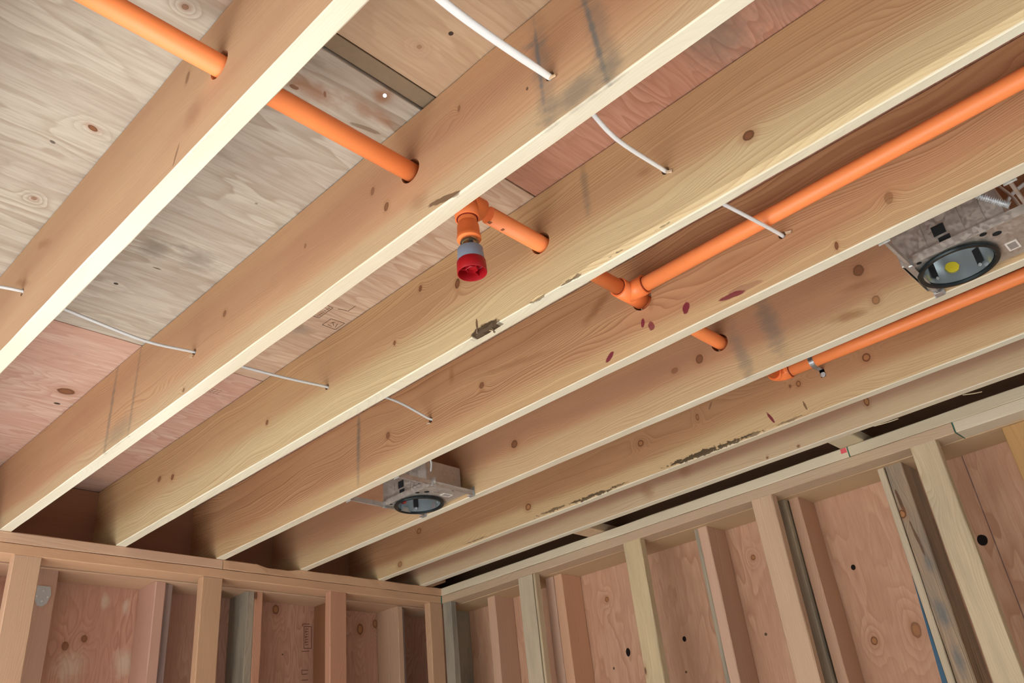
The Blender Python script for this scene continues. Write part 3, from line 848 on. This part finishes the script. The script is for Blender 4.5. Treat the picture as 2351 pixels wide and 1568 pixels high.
stud_b(-2.262, -2.203, XO - 0.012, 2.484, M_WEATH, label='rough weathered stud with grey stains')


def tilt(v):
    v[1] += 0.0


stud_b(-2.70, -2.60, XO - 0.02, 2.484, M_STUD_YEL_Y)

# ------------------------------------------------------------------ orange sprinkler piping
M_PIPE = plain('orange_pipe_plastic', (254, 144, 82), 0.42, 0, 0.04, 30.0, 0.4)
M_FIT = plain('orange_fitting_plastic', (254, 134, 72), 0.38, 0, 0.04, 30.0, 0.4)
M_GLUE = plain('dark_pipe_cement', (118, 30, 18), 0.5)
M_RED = plain('red_cap_plastic', (160, 12, 22), 0.45, 0, 0.06, 40.0)
M_GREY = plain('grey_cap_plastic', (138, 148, 162), 0.5, 0, 0.06, 40.0)
M_BRASS = plain('nickel_thread', (190, 176, 146), 0.25, 0.95)
M_PRINTB = plain('brown_print', (150, 86, 52), 0.7)
M_PRINT = plain('black_print', (46, 40, 38), 0.8)
PR = 0.0200
pipe = empty('sprinkler_pipe', (0.4, YP, ZP))
tag(pipe, 'orange plastic sprinkler pipe threaded through the joists, with long branches running right', 'pipe')
tube('pipe_run', [(-0.5855, YP, ZP), (0.34, YP, ZP)], PR, M_PIPE, pipe, seg=28)
tube('pipe_run', [(0.43, YP, ZP), (0.91, YP, ZP)], PR, M_PIPE, pipe, seg=28)
tube('pipe_run', [(1.0, YP, ZP), (1.76, YP - 0.002, ZP + 0.003)], PR, M_PIPE, pipe, seg=28)
TX = 0.362


def tee(xc, x0, x1, branch_dir, blen, br=0.0262):
    bm = sweep_bm([(x0, YP, ZP), (x1, YP, ZP)], 0.0258, seg=28)
    b2 = sweep_bm([(xc, YP, ZP), (xc + branch_dir[0] * blen, YP + branch_dir[1] * blen, ZP + branch_dir[2] * blen)], br, seg=28)
    me2 = to_mesh(b2, 't')
    bm.from_mesh(me2)
    bpy.data.meshes.remove(me2)
    org = Vector((xc, YP, ZP))
    for v in bm.verts:
        v.co -= org
    me = to_mesh(bm, 'tee')
    for p in me.polygons:
        p.use_smooth = len(p.vertices) == 4
    return link('tee_fitting', me, org, M_FIT, pipe)


tee(TX, TX - 0.042, TX + 0.045, (0, 0, -1), 0.045)
t2 = tee(0.952, 0.905, 1.006, (0, -1, 0), 0.052)
for xx in (0.9045, TX + 0.0455, TX - 0.0425):
    lathe('cement_ring', [(-0.0009, 0.0200), (-0.0009, 0.0214), (0.0009, 0.0214), (0.0009, 0.0200)], (xx, YP, ZP), (1, 0, 0), M_GLUE, pipe)
lathe('cement_ring', [(-0.0009, 0.0200), (-0.0009, 0.0214), (0.0009, 0.0214), (0.0009, 0.0200)], (0.952, YP - 0.053, ZP), (0, 1, 0), M_GLUE, pipe)
tube('branch_pipe', [(0.952, YP - 0.05, ZP), (0.948, -2.6, ZP - 0.003), (0.944, -3.2, ZP - 0.004), (0.942, -5.8, ZP)], PR, M_PIPE, pipe, seg=28)
# low pipe beyond the fifth joist
XL = 1.768
lp = [(1.742, YP, ZP + 0.003), (1.752, YP - 0.002, ZP + 0.003), (XL - 0.006, YP - 0.008, ZP + 0.003), (XL, YP - 0.018, ZP + 0.002), (XL, YP - 0.045, ZP + 0.001)]
tube('elbow_fitting', lp, 0.0250, M_FIT, pipe, seg=28)
lathe('cement_ring', [(-0.0009, 0.0200), (-0.0009, 0.0214), (0.0009, 0.0214), (0.0009, 0.0200)], (XL, YP - 0.046, ZP + 0.001), (0, 1, 0), M_GLUE, pipe)
tube('branch_pipe', [(XL, YP - 0.03, ZP + 0.001), (XL + 0.001, -2.5, ZP - 0.004), (XL, -3.0, ZP - 0.008), (XL, -5.8, ZP)], PR, M_PIPE, pipe, seg=28)
# flat print along the first stretch of pipe near the sprinkler
for k, (xx, ww) in enumerate(((0.428, 0.009), (0.470, 0.007))):
    bm = bmesh.new()
    ns = 6
    for s_ in range(ns + 1):
        a_ = math.radians(258 + s_ * 4.0)
        for e_ in (0, 1):
            bm.verts.new((xx + ww * e_, YP + (PR + 0.0004) * math.cos(a_), ZP + (PR + 0.0004) * math.sin(a_)))
    bm.verts.ensure_lookup_table()
    for s_ in range(ns):
        bm.faces.new((bm.verts[2 * s_], bm.verts[2 * s_ + 1], bm.verts[2 * s_ + 3], bm.verts[2 * s_ + 2]))
    link('printed_mark', to_mesh(bm, 'printed_mark'), (0, 0, 0), M_PRINTB, pipe)

# sprinkler head with its protective caps
sp = empty('fire_sprinkler', (TX, YP, ZP - 0.045))
tag(sp, 'fire sprinkler drop with grey sleeve and open red plastic cap', 'sprinkler')
Z0 = ZP - 0.045
lathe('drop_pipe', [(0.0, 0.0), (0.0, 0.0200), (-0.030, 0.0200)], (TX, YP, Z0 + 0.004), (0, 0, 1), M_PIPE, sp)
lathe('cement_ring', [(-0.0009, 0.0200), (-0.0009, 0.0232), (0.0009, 0.0232), (0.0009, 0.0200)], (TX, YP, Z0), (0, 0, 1), M_GLUE, sp)
lathe('adapter_fitting', [(0.004, 0.0198), (-0.006, 0.0235), (-0.030, 0.0245), (-0.032, 0.0258), (-0.040, 0.0258), (-0.041, 0.0240), (-0.041, 0.012)], (TX, YP, Z0 - 0.014), (0, 0, 1), M_FIT, sp)
lathe('threaded_neck', [(0.004, 0.0185), (-0.003, 0.0185), (-0.004, 0.0198), (-0.008, 0.0198), (-0.009, 0.0165), (-0.026, 0.0165)], (TX, YP, Z0 - 0.055), (0, 0, 1), M_BRASS, sp)
ZG = Z0 - 0.066
lathe('grey_sleeve', [(-0.008, 0.0165), (-0.009, 0.0198), (-0.012, 0.0212), (-0.0125, 0.0255), (-0.014, 0.0268), (-0.048, 0.0285), (-0.048, 0.0265), (-0.014, 0.0250)], (TX, YP, ZG), (0, 0, 1), M_GREY, sp)
for a_ in (0.4, 2.5, 4.6):
    box('sleeve_slot', -0.004, 0.004, 0.0205, 0.0235, -0.011, -0.004, M_PRINT, sp, org=(0, 0, 0), bev=0, M=Matrix.Translation((TX, YP, ZG)) @ Matrix.Rotation(a_, 4, 'Z'))
cap = lathe('red_cap', [(-0.002, 0.0240), (-0.002, 0.0292), (-0.004, 0.0304), (-0.030, 0.0310), (-0.031, 0.0304), (-0.031, 0.0292), (-0.029, 0.0284), (-0.006, 0.0278), (-0.006, 0.0)], (TX, YP, ZG - 0.042), (0, 0, 1), M_RED, sp)
lathe('cap_core', [(-0.005, 0.015), (-0.022, 0.0135), (-0.023, 0.012), (-0.016, 0.011), (-0.016, 0.0)], (TX, YP, ZG - 0.042), (0, 0, 1), M_RED, cap, seg=6)
for a_ in (0.3, 2.4, 4.5):
    box('cap_rib', 0.012, 0.0282, -0.0008, 0.0008, -0.022, -0.005, M_RED, cap, org=(TX, YP, ZG - 0.042), bev=0, M=Matrix.Translation((TX, YP, ZG - 0.042)) @ Matrix.Rotation(a_, 4, 'Z'))

# pipe clip on the sixth joist
M_GALV = galv_mat('galvanised_steel')
M_GALVD = galv_mat('dull_galvanised_steel', (206, 196, 184), 0.55)
clip = empty('pipe_clip', (JX[5], -2.270, ZP))
tag(clip, 'shiny metal strap clip screwed to joist, holding the low orange pipe', 'clip')
bm = bmesh.new()
R_ = PR + 0.0012
path = []
for k in range(13):
    a_ = math.radians(100 + k * 15)
    path.append((XL + R_ * math.cos(a_), ZP + R_ * math.sin(a_)))
path.append((XL + 0.012, ZP - R_ - 0.001))
path.append((JX[5] - 0.010, ZP - R_ + 0.003))
path.append((JX[5] - 0.0015, ZP - R_ + 0.006))
path.append((JX[5] - 0.0015, ZP - R_ - 0.020))
vs = [[bm.verts.new((px, -2.270 + e * 0.008, pz)) for e in (-1, 1)] for px, pz in path]
for i_ in range(len(vs) - 1):
    bm.faces.new((vs[i_][0], vs[i_][1], vs[i_ + 1][1], vs[i_ + 1][0]))
bmesh.ops.solidify(bm, geom=bm.faces[:], thickness=0.0012)
for v in bm.verts:
    v.co -= Vector((JX[5], -2.270, ZP))
link('strap', to_mesh(bm, 'strap'), (JX[5], -2.270, ZP), M_GALV, clip)
lathe('screw_head', [(0, 0.0), (0, 0.0050), (-0.0045, 0.0050), (-0.0046, 0.0088), (-0.0056, 0.0088), (-0.0062, 0.0)], (JX[5] - 0.0075, -2.270, ZP - R_ - 0.012), (-1, 0, 0), M_GALV, clip, seg=18)

# ------------------------------------------------------------------ white cables
M_CABLE = plain('white_cable_sheath', (226, 224, 220), 0.4, 0, 0.03, 20.0)
M_CABLE2 = plain('warm_white_cable_sheath', (222, 208, 192), 0.4, 0, 0.03, 20.0)


def bez(pts, n=14):
    out = []
    P = [Vector(p) for p in pts]
    for i in range(len(P) - 1):
        p0 = P[max(i - 1, 0)]; p1 = P[i]; p2 = P[i + 1]; p3 = P[min(i + 2, len(P) - 1)]
        for k in range(n):
            t = k / n
            out.append(0.5 * ((2 * p1) + (-p0 + p2) * t + (2 * p0 - 5 * p1 + 4 * p2 - p3) * t * t + (-p0 + 3 * p1 - 3 * p2 + p3) * t ** 3))
    out.append(P[-1])
    return out


c1 = []
hx = [(JX[i] + W / 2, CAB1[i][0], CAB1[i][1]) for i in range(4)]
c1 = [(-0.585, -2.50, 0.110), (-0.4, -2.50, 0.100), hx[0], (0.0, -2.520, 0.098), (hx[1][0] - 0.03, hx[1][1], hx[1][2] - 0.003), hx[1], (0.30, -2.520, 0.112), (0.42, -2.505, 0.106), (hx[2][0] - 0.03, hx[2][1], hx[2][2] - 0.002), hx[2],
      (0.70, -2.515, 0.118), (0.84, -2.54, 0.110), (hx[3][0] - 0.03, hx[3][1], hx[3][2] - 0.002), (JX[3] + W + 0.02, hx[3][1], hx[3][2]), (1.12, -2.60, 0.14), (1.2, -2.75, 0.20)]
o = tube('electric_cable', bez(c1), 0.005, M_CABLE, None, seg=12, flat=lambda i: (0.0078, 0.0048) if i < 52 else ((0.0048, 0.0036) if i > 66 else (0.0078 - 0.0030 * (i - 52) / 14.0, 0.0042)))
tag(o, 'white flat electric cable threaded through the upper joist holes, near the top edge', 'cable', 'white electric cables')
hx = [(JX[i] + W / 2, CAB2[i][0], CAB2[i][1]) for i in range(4)]
c2 = [(-0.585, -1.28, 0.10), (-0.45, -1.30, 0.086), (-0.32, -1.285, 0.118), (hx[0][0] - 0.03, hx[0][1], hx[0][2] + 0.002), hx[0], (-0.05, -1.30, 0.104), (0.08, -1.292, 0.098), (hx[1][0] - 0.03, hx[1][1], hx[1][2] - 0.001), hx[1],
      (0.32, -1.30, 0.103), (0.46, -1.31, 0.103), (hx[2][0] - 0.03, hx[2][1], hx[2][2] - 0.001), hx[2], (0.72, -1.31, 0.135), (0.86, -1.305, 0.142), (hx[3][0] - 0.03, hx[3][1], hx[3][2] + 0.004), hx[3], (1.08, -1.15, 0.125), (1.15, -0.97, 0.108), (1.185, -1.01, 0.118), (1.210, -1.065, 0.104), (1.235, -1.040, 0.075)]
o = tube('electric_cable', bez(c2), 0.005, M_CABLE, None, seg=12, flat=(0.0048, 0.0034))
o.data.materials[0] = plain('shaded_cable_sheath', (190, 188, 184), 0.45, 0, 0.03, 20.0)  # sheath toned darker than the first cable, shading put into its colour
tag(o, 'thin white electric cable through the lower-left joist holes, ending at the far light fixture', 'cable', 'white electric cables')
# chips of wood hanging at the bored cable holes
for i, (yy, zz) in ((1, (-2.533, 0.097)), (2, (-2.512, 0.116)), (3, (-2.575, 0.114)), (1, (-1.282, 0.101)), (3, (-1.298, 0.104))):
    bm = bmesh.new()
    box_into(bm, -0.003, 0.0, -0.007, 0.007, -0.003, 0.002, Matrix.Rotation(0.35, 4, 'X'))
    for v in bm.verts: v.co += Vector((rng.uniform(-.0015, .0005), rng.uniform(-.002, .002), rng.uniform(-.002, .002)))
    ch_ = link('wood_chip', to_mesh(bm, 'wood_chip'), (JX[i] - 0.001, yy, zz), M_PLATE_Y, joists[i])

# ------------------------------------------------------------------ recessed light fixtures
M_DARKM = plain('dark_trim_ring', (52, 60, 62), 0.22, 0.7, 0.1, 40.0)
M_CAN = plain('spun_aluminium', (205, 212, 214), 0.25, 0.85, 0.06, 8.0)
M_SLOT = plain('black_opening', (14, 14, 14), 0.8)
M_LABEL = plain('paper_label', (226, 218, 206), 0.7)
M_LABELG = plain('label_print', (150, 140, 132), 0.7)
M_STR = plain('red_sticker', (210, 66, 56), 0.5)
M_STY = plain('yellow_sticker', (206, 186, 40), 0.5)


def fixture(cx, cy, sticker, sticker_ang):
    root = empty('recessed_light', (cx, cy, 0.0))
    RI, RO = 0.078, 0.092
    # trim ring and can
    lathe('trim_ring', [(0.012, RI - 0.001), (0.002, RI), (-0.002, RI + 0.004), (-0.002, RO - 0.003), (0.001, RO), (0.004, RO), (0.010, RI + 0.004)], (cx, cy, 0.002), (0, 0, 1), M_DARKM, root, seg=56)
    can = lathe('can', [(0.004, RI - 0.0015), (0.094, RI - 0.005), (0.100, RI - 0.012), (0.100, 0.020), (0.092, 0.018), (0.092, 0.0)], (cx, cy, 0.002), (0, 0, 1), M_CAN, root, seg=56)
    # cut-outs with spring screws, sticker on the can wall
    for a_ in (math.radians(58), math.radians(-30)):
        Mx = Matrix.Translation((cx, cy, 0.0)) @ Matrix.Rotation(a_, 4, 'Z')
        box('slot', RI - 0.0060, RI - 0.0045, -0.009, 0.009, 0.022, 0.062, M_SLOT, can, org=(cx, cy, 0), bev=0, M=Mx)
        lathe('screw', [(0, 0.004), (0.002, 0.004), (0.003, 0.0)], tuple((Mx @ Vector((RI - 0.009, 0, 0.016)))), tuple(-(Mx.to_3x3() @ Vector((1, 0, 0)))), M_GALV, can, seg=12)
    bm = bmesh.new()
    rs = RI - 0.0060
    n_ = 8
    vv = []
    for k in range(n_ + 1):
        t = -1 + 2 * k / n_
        h = 0.014 * math.sqrt(max(0.0, 1 - t * t)) + 0.0006
        a_ = sticker_ang + t * 0.016 / rs
        vv.append((bm.verts.new((rs * math.cos(a_), rs * math.sin(a_), 0.044 - h)), bm.verts.new((rs * math.cos(a_), rs * math.sin(a_), 0.044 + h))))
    for k in range(n_):
        bm.faces.new((vv[k][0], vv[k + 1][0], vv[k + 1][1], vv[k][1]))
    link('sticker', to_mesh(bm, 'sticker'), (cx, cy, 0.0), sticker, can)
    # mounting pan with the hole for the can, a folded edge and punched holes
    bm = bmesh.new()
    x0, x1, y0, y1 = cx - 0.096, 1.388, cy - 0.200, cy + 0.092
    nseg = 48
    outer, inner = [], []
    for k in range(nseg):
        a_ = 2 * math.pi * k / nseg
        dx, dy = math.cos(a_), math.sin(a_)
        tx = ((x1 - cx) / dx if dx > 0 else (x0 - cx) / dx) if abs(dx) > 1e-6 else 1e9
        ty = ((y1 - cy) / dy if dy > 0 else (y0 - cy) / dy) if abs(dy) > 1e-6 else 1e9
        t = min(tx, ty)
        inner.append(bm.verts.new((min(cx + 0.0775 * dx, x1 - 0.001), cy + 0.0775 * dy, 0.014)))
        outer.append(bm.verts.new((cx + t * dx, cy + t * dy, 0.014)))
    # snap the nearest outer points onto the corners
    for (qx, qy) in ((x0, y0), (x0, y1), (x1, y0), (x1, y1)):
        v = min(outer, key=lambda w: (w.co.x - qx) ** 2 + (w.co.y - qy) ** 2)
        v.co = Vector((qx, qy, 0.014))
    for k in range(nseg):
        k2 = (k + 1) % nseg
        bm.faces.new((inner[k], inner[k2], outer[k2], outer[k]))
    bmesh.ops.recalc_face_normals(bm, faces=bm.faces)
    bmesh.ops.solidify(bm, geom=bm.faces[:], thickness=0.0012)
    for v in bm.verts:
        v.co -= Vector((cx, cy, 0))
    pan = link('mounting_pan', to_mesh(bm, 'mounting_pan'), (cx, cy, 0), M_GALVD, root)
    for (hx_, hy_, hr) in ((cx - 0.078, cy - 0.082, 0.008), (cx - 0.055, cy - 0.105, 0.010), (cx + 0.02, cy - 0.165, 0.007), (cx - 0.080, cy + 0.062, 0.006)):
        lathe('punched_hole', [(0.0, 0.0), (0.0, hr)], (hx_, hy_, 0.0122), (0, 0, 1), M_SLOT, pan, seg=14)
    box('pan_label', cx + 0.008, cx + 0.052, cy - 0.128, cy - 0.102, 0.0120, 0.0124, M_LABEL, pan, org=(cx, cy, 0), bev=0)
    box('label_print', cx + 0.014, cx + 0.046, cy - 0.124, cy - 0.106, 0.0117, 0.0119, M_LABELG, pan, org=(cx, cy, 0), bev=0)
    box('pan_lip', x0 - 0.001, x0 + 0.001, y0, y1, 0.008, 0.030, M_GALVD, pan, org=(cx, cy, 0), bev=0)
    # housing box above the can
    hb = empty('housing_box', (cx, cy, 0.0))
    COL.objects.unlink(hb)
    bm = bmesh.new()
    box_into(bm, cx - 0.086, 1.386, cy - 0.140, cy + 0.10, 0.017, 0.118)
    bmesh.ops.bevel(bm, geom=bm.edges[:], offset=0.002, segments=1, affect='EDGES')
    for v in bm.verts: v.co -= Vector((cx, cy, 0))
    # open underside
    for f in [f for f in bm.faces if f.normal.z < -0.9]:
        bm.faces.remove(f)
    hbx = link('housing_box', to_mesh(bm, 'housing_box'), (cx, cy, 0), M_GALVD, root)
    for (ya, yb, za, zb) in ((-0.018, 0.010, 0.054, 0.080), (-0.022, 0.004, 0.026, 0.047)):
        box('knockout', cx - 0.0880, cx - 0.0862, cy + ya, cy + yb, za, zb, M_SLOT, hbx, org=(cx, cy, 0), bev=0)
    for yy_ in (-0.10, -0.055, 0.030):
        box('panel_rib', cx - 0.0885, cx - 0.0862, cy + yy_, cy + yy_ + 0.003, 0.02, 0.116, M_GALVD, hbx, org=(cx, cy, 0), bev=0)
    # two hanger bars, each with a nailing foot on the far joist
    for yb in (cy + 0.076, cy - 0.186):
        bm = bmesh.new()
        box_into(bm, JX[3] + W + 0.001, JX[4] - 0.002, yb - 0.0012, yb + 0.0012, 0.004, 0.020)
        box_into(bm, JX[3] + W + 0.001, JX[4] - 0.002, yb - 0.0012, yb + 0.0055, 0.0032, 0.0045)
        for v in bm.verts: v.co -= Vector((cx, cy, 0))
        bar = link('hanger_bar', to_mesh(bm, 'hanger_bar'), (cx, cy, 0), M_GALVD, root)
        bm = bmesh.new()
        box_into(bm, JX[4] - 0.0030, JX[4] - 0.0012, yb - 0.012, yb + 0.014, -0.004, 0.030)
        box_into(bm, JX[4] - 0.022, JX[4] - 0.0020, yb - 0.010, yb + 0.010, -0.004, -0.0025)
        for v in bm.verts: v.co -= Vector((cx, cy, 0))
        link('nailing_foot', to_mesh(bm, 'nailing_foot'), (cx, cy, 0), M_GALV, bar)
        lathe('nail_head', [(0, 0.0), (0.0, 0.0035), (0.0012, 0.003), (0.0014, 0)], (JX[4] - 0.0045, yb, 0.016), (-1, 0, 0), M_GALV, bar, seg=12)
        bm = bmesh.new()
        box_into(bm, JX[3] + W + 0.0012, JX[3] + W + 0.003, yb - 0.012, yb + 0.014, -0.004, 0.030)
        for v in bm.verts: v.co -= Vector((cx, cy, 0))
        link('nailing_foot', to_mesh(bm, 'nailing_foot'), (cx, cy, 0), M_GALV, bar)
        box('bar_clip', cx - 0.104, cx - 0.086, yb - 0.004, yb + 0.006, 0.001, 0.024, M_GALV, bar, org=(cx, cy, 0), bev=0.001)
    return root


bpy.data.objects
f1 = fixture(1.302, -0.894, M_STR, math.radians(100))
tag(f1, 'recessed metal light housing with red sticker, hung between joists near the far corner', 'light fixture', 'recessed light fixtures')
f2 = fixture(1.302, -2.830, M_STY, math.radians(20))
tag(f2, 'recessed metal light housing with yellow sticker inside, cut off by the right edge', 'light fixture', 'recessed light fixtures')
for o_ in [o_ for o_ in bpy.data.objects if not o_.users_collection]:
    bpy.data.objects.remove(o_)

# flexible metal conduit at the right-hand fixture
cp = bez([(JX[3] + W + 0.002, -2.86, 0.15), (1.10, -2.88, 0.135), (1.15, -2.91, 0.110), (1.180, -2.950, 0.070), (1.197, -2.985, 0.036)], n=26)
bm = sweep_bm(cp, lambda i: 0.0088 if i % 2 else 0.0068, seg=14)
me = to_mesh(bm, 'conduit')
for v in me.vertices: v.co -= Vector((1.206, -2.990, 0.034))
o = link('flexible_conduit', me, (1.206, -2.990, 0.034), M_GALV)
tag(o, 'ribbed flexible metal conduit curving into the right-hand light housing', 'conduit')
o = tube('electric_cable', bez([(1.386, -3.6, 0.20), (1.386, -3.2, 0.195), (1.380, -3.08, 0.185), (1.372, -2.99, 0.160), (1.366, -2.962, 0.128)]), 0.005, M_CABLE, None, seg=12, flat=(0.007, 0.0042))
tag(o, 'white cable end entering the right-hand light housing, at the right edge', 'cable', 'white electric cables')
o = tube('thin_wire', bez([(1.345, -2.965, 0.19), (1.350, -2.985, 0.14), (1.352, -3.00, 0.08), (1.352, -3.06, 0.03)]), 0.0035, M_CABLE2, None, seg=8)
tag(o, 'thin dull wire crossing the cable above the right-hand light', 'wire')

# metal bracket on the left wall post
M_BRK = plain('zinc_plate', (176, 178, 176), 0.45, 0.35)
br = empty('framing_bracket', (0.395, 0.132, -0.17))
tag(br, 'small galvanised framing bracket nailed to the left wall beside the wide stud', 'bracket')
bm = bmesh.new()
pr_ = [(-0.022, 0.034), (0.022, 0.034), (0.028, 0.006), (0.018, -0.026), (0.004, -0.038), (-0.014, -0.034), (-0.028, 0.0)]
fv = [bm.verts.new((a_, 0.0, b_)) for a_, b_ in pr_]
fb = bm.faces.new(fv)
ex = bmesh.ops.extrude_face_region(bm, geom=[fb])
for v in ex['geom']:
    if isinstance(v, bmesh.types.BMVert): v.co.y -= 0.002
bmesh.ops.recalc_face_normals(bm, faces=bm.faces)
link('plate', to_mesh(bm, 'plate'), (0.418, 0.1340, -0.170), M_BRK, br)
for (dx, dz) in ((0.0, 0.018), (-0.019, -0.004), (0.017, -0.004), (0.0, -0.020)):
    lathe('nail_head', [(0, 0.0), (0, 0.0042), (0.0015, 0.0035), (0.002, 0)], (0.418 + dx, 0.1300, -0.170 + dz), (0, -1, 0), M_GALV, br, seg=12)

# loose splinters of wood over the right wall gap
for (yy, x0_, lab) in ((-2.60, 2.125, 'pale curled wood splinter hanging in the dark gap at far right'), (-2.33, 2.120, 'straight pale wood splinter along the last joist edge')):
    pts = bez([(x0_, yy + 0.03, 0.002), (x0_ + 0.010, yy, -0.002), (x0_ + 0.026, yy - 0.02, 0.0)] if yy < -2.5 else [(x0_ - 0.004, yy + 0.05, 0.0), (x0_, yy, -0.002), (x0_ + 0.006, yy - 0.03, 0.0)], 5)
    o = tube('wood_splinter', pts, 0.0016, M_PLATE_YP, None, seg=6)
    tag(o, lab, 'splinter')

# ------------------------------------------------------------------ printed grade stamps, paint marks and small wall details
M_STAMP = plain('stamp_ink', (112, 84, 60), 0.85)
M_STAMPD = plain('stamp_ink_dark', (92, 52, 38), 0.85)
M_GREENP = plain('green_end_paint', (58, 112, 92), 0.7)
M_PINKP = plain('pink_marking_paint', (214, 84, 88), 0.7)
M_BLUEP = plain('dark_blue_membrane', (44, 84, 108), 0.6)


def strokes(name, segs, w, to3, th, mat, parent):
    """thin flat printed lines; segs are 2D segments, to3 maps (u, v) to a point on the face, th is the thickness vector"""
    bm = bmesh.new()
    for (u0, v0, u1, v1) in segs:
        d = Vector((u1 - u0, v1 - v0)); d.normalize()
        nrm = Vector((-d.y, d.x)) * w / 2
        q = [to3(u0 + nrm.x, v0 + nrm.y), to3(u1 + nrm.x, v1 + nrm.y), to3(u1 - nrm.x, v1 - nrm.y), to3(u0 - nrm.x, v0 - nrm.y)]
        a_ = [bm.verts.new(p) for p in q]
        b_ = [bm.verts.new(Vector(p) + Vector(th)) for p in q]
        bm.faces.new(a_); bm.faces.new(b_[::-1])
        for k in range(4):
            bm.faces.new((a_[k], b_[k], b_[(k + 1) % 4], a_[(k + 1) % 4]))
    bmesh.ops.recalc_face_normals(bm, faces=bm.faces)
    return link(name, to_mesh(bm, name), (0, 0, 0), mat, parent)


def loop(pts):
    return [(pts[i][0], pts[i][1], pts[(i + 1) % len(pts)][0], pts[(i + 1) % len(pts)][1]) for i in range(len(pts))]


ceil_face = lambda u, v: (u, v, D + 0.0021)
segs = loop([(0.546, -1.361), (0.547, -1.403), (0.592, -1.406), (0.592, -1.360)])
segs += [(0.557, -1.372, 0.572, -1.370), (0.560, -1.392, 0.575, -1.376), (0.578, -1.390, 0.584, -1.372), (0.560, -1.382, 0.566, -1.396)]
segs += [(0.498, -1.385, 0.516, -1.386), (0.516, -1.386, 0.516, -1.454), (0.516, -1.454, 0.498, -1.455)]
segs += [(0.505, -1.392 - 0.009 * k, 0.511, -1.394 - 0.009 * k) for k in range(7)]
segs += [(0.560, -1.465, 0.560, -1.500), (0.530, -1.458, 0.556, -1.466)]
strokes('grade_stamp', segs, 0.0022, ceil_face, (0, 0, -0.0003), M_STAMP, ceil)
segs = [(0.49 + 0.012 * (k % 4), -0.80 - 0.012 * (k // 4), 0.497 + 0.012 * (k % 4), -0.803 - 0.012 * (k // 4)) for k in range(12)]
strokes('grade_stamp', segs, 0.0020, ceil_face, (0, 0, -0.0003), M_STAMP, ceil)
wa_face = lambda u, v: (u, 0.2796, v)
segs = loop([(1.608, -0.168), (1.648, -0.166), (1.650, -0.262), (1.610, -0.264)]) + [(1.600, -0.158, 1.640, -0.155), (1.600, -0.158, 1.602, -0.168), (1.598, -0.278, 1.640, -0.274)]
segs += [(1.617, -0.180 - 0.0115 * k, 1.632, -0.177 - 0.0115 * k) for k in range(7)] + [(1.617, -0.185 - 0.0230 * k, 1.617, -0.196 - 0.0230 * k) for k in range(3)]
segs += [(1.600, -0.358, 1.635, -0.356), (1.600, -0.358, 1.602, -0.375), (1.602, -0.375, 1.632, -0.372), (1.602, -0.40, 1.636, -0.398), (1.602, -0.418, 1.636, -0.416)]
strokes('grade_stamp', segs, 0.0026, wa_face, (0, -0.0003, 0), M_STAMPD, wl)
# paint at the plate joints
box('paint_mark', XB - 0.0008, XB + 0.0002, -2.133, -2.112, -0.020, -0.003, M_PINKP, wr, bev=0)
box('paint_mark', XB + 0.002, XB + 0.080, -2.1388, -2.1362, -0.037, -0.002, M_GREENP, wr, bev=0)
box('paint_mark', XB + 0.002, XB + 0.098, -2.4906, -2.4884, -0.0755, -0.040, M_GREENP, wr, bev=0)
box('paint_mark', XB - 0.0060, XB - 0.0002, -0.0012, 0.02, -0.076, -0.041, M_GREENP, wl, bev=0)
# split-off pale piece on the second stud, green edge on the fourth
stud_b(-0.618, -0.606, XB + 0.003, XF, M_STUD_PALE_Y, label='pale split edge of stud')
# dark blue membrane edge showing behind the weathered stud
bm = bmesh.new()
vs_ = [(2.338, -2.1745, -0.45), (2.338, -2.1500, -0.98), (2.338, -2.1745, -0.98), (2.350, -2.1745, -0.45), (2.350, -2.1500, -0.98), (2.350, -2.1745, -0.98)]
vv_ = [bm.verts.new(v) for v in vs_]
for f_ in ((0, 1, 2), (5, 4, 3), (0, 3, 4, 1), (1, 4, 5, 2), (2, 5, 3, 0)):
    bm.faces.new([vv_[k] for k in f_])
link('membrane_edge', to_mesh(bm, 'membrane_edge'), (0, 0, 0), M_BLUEP, wr)
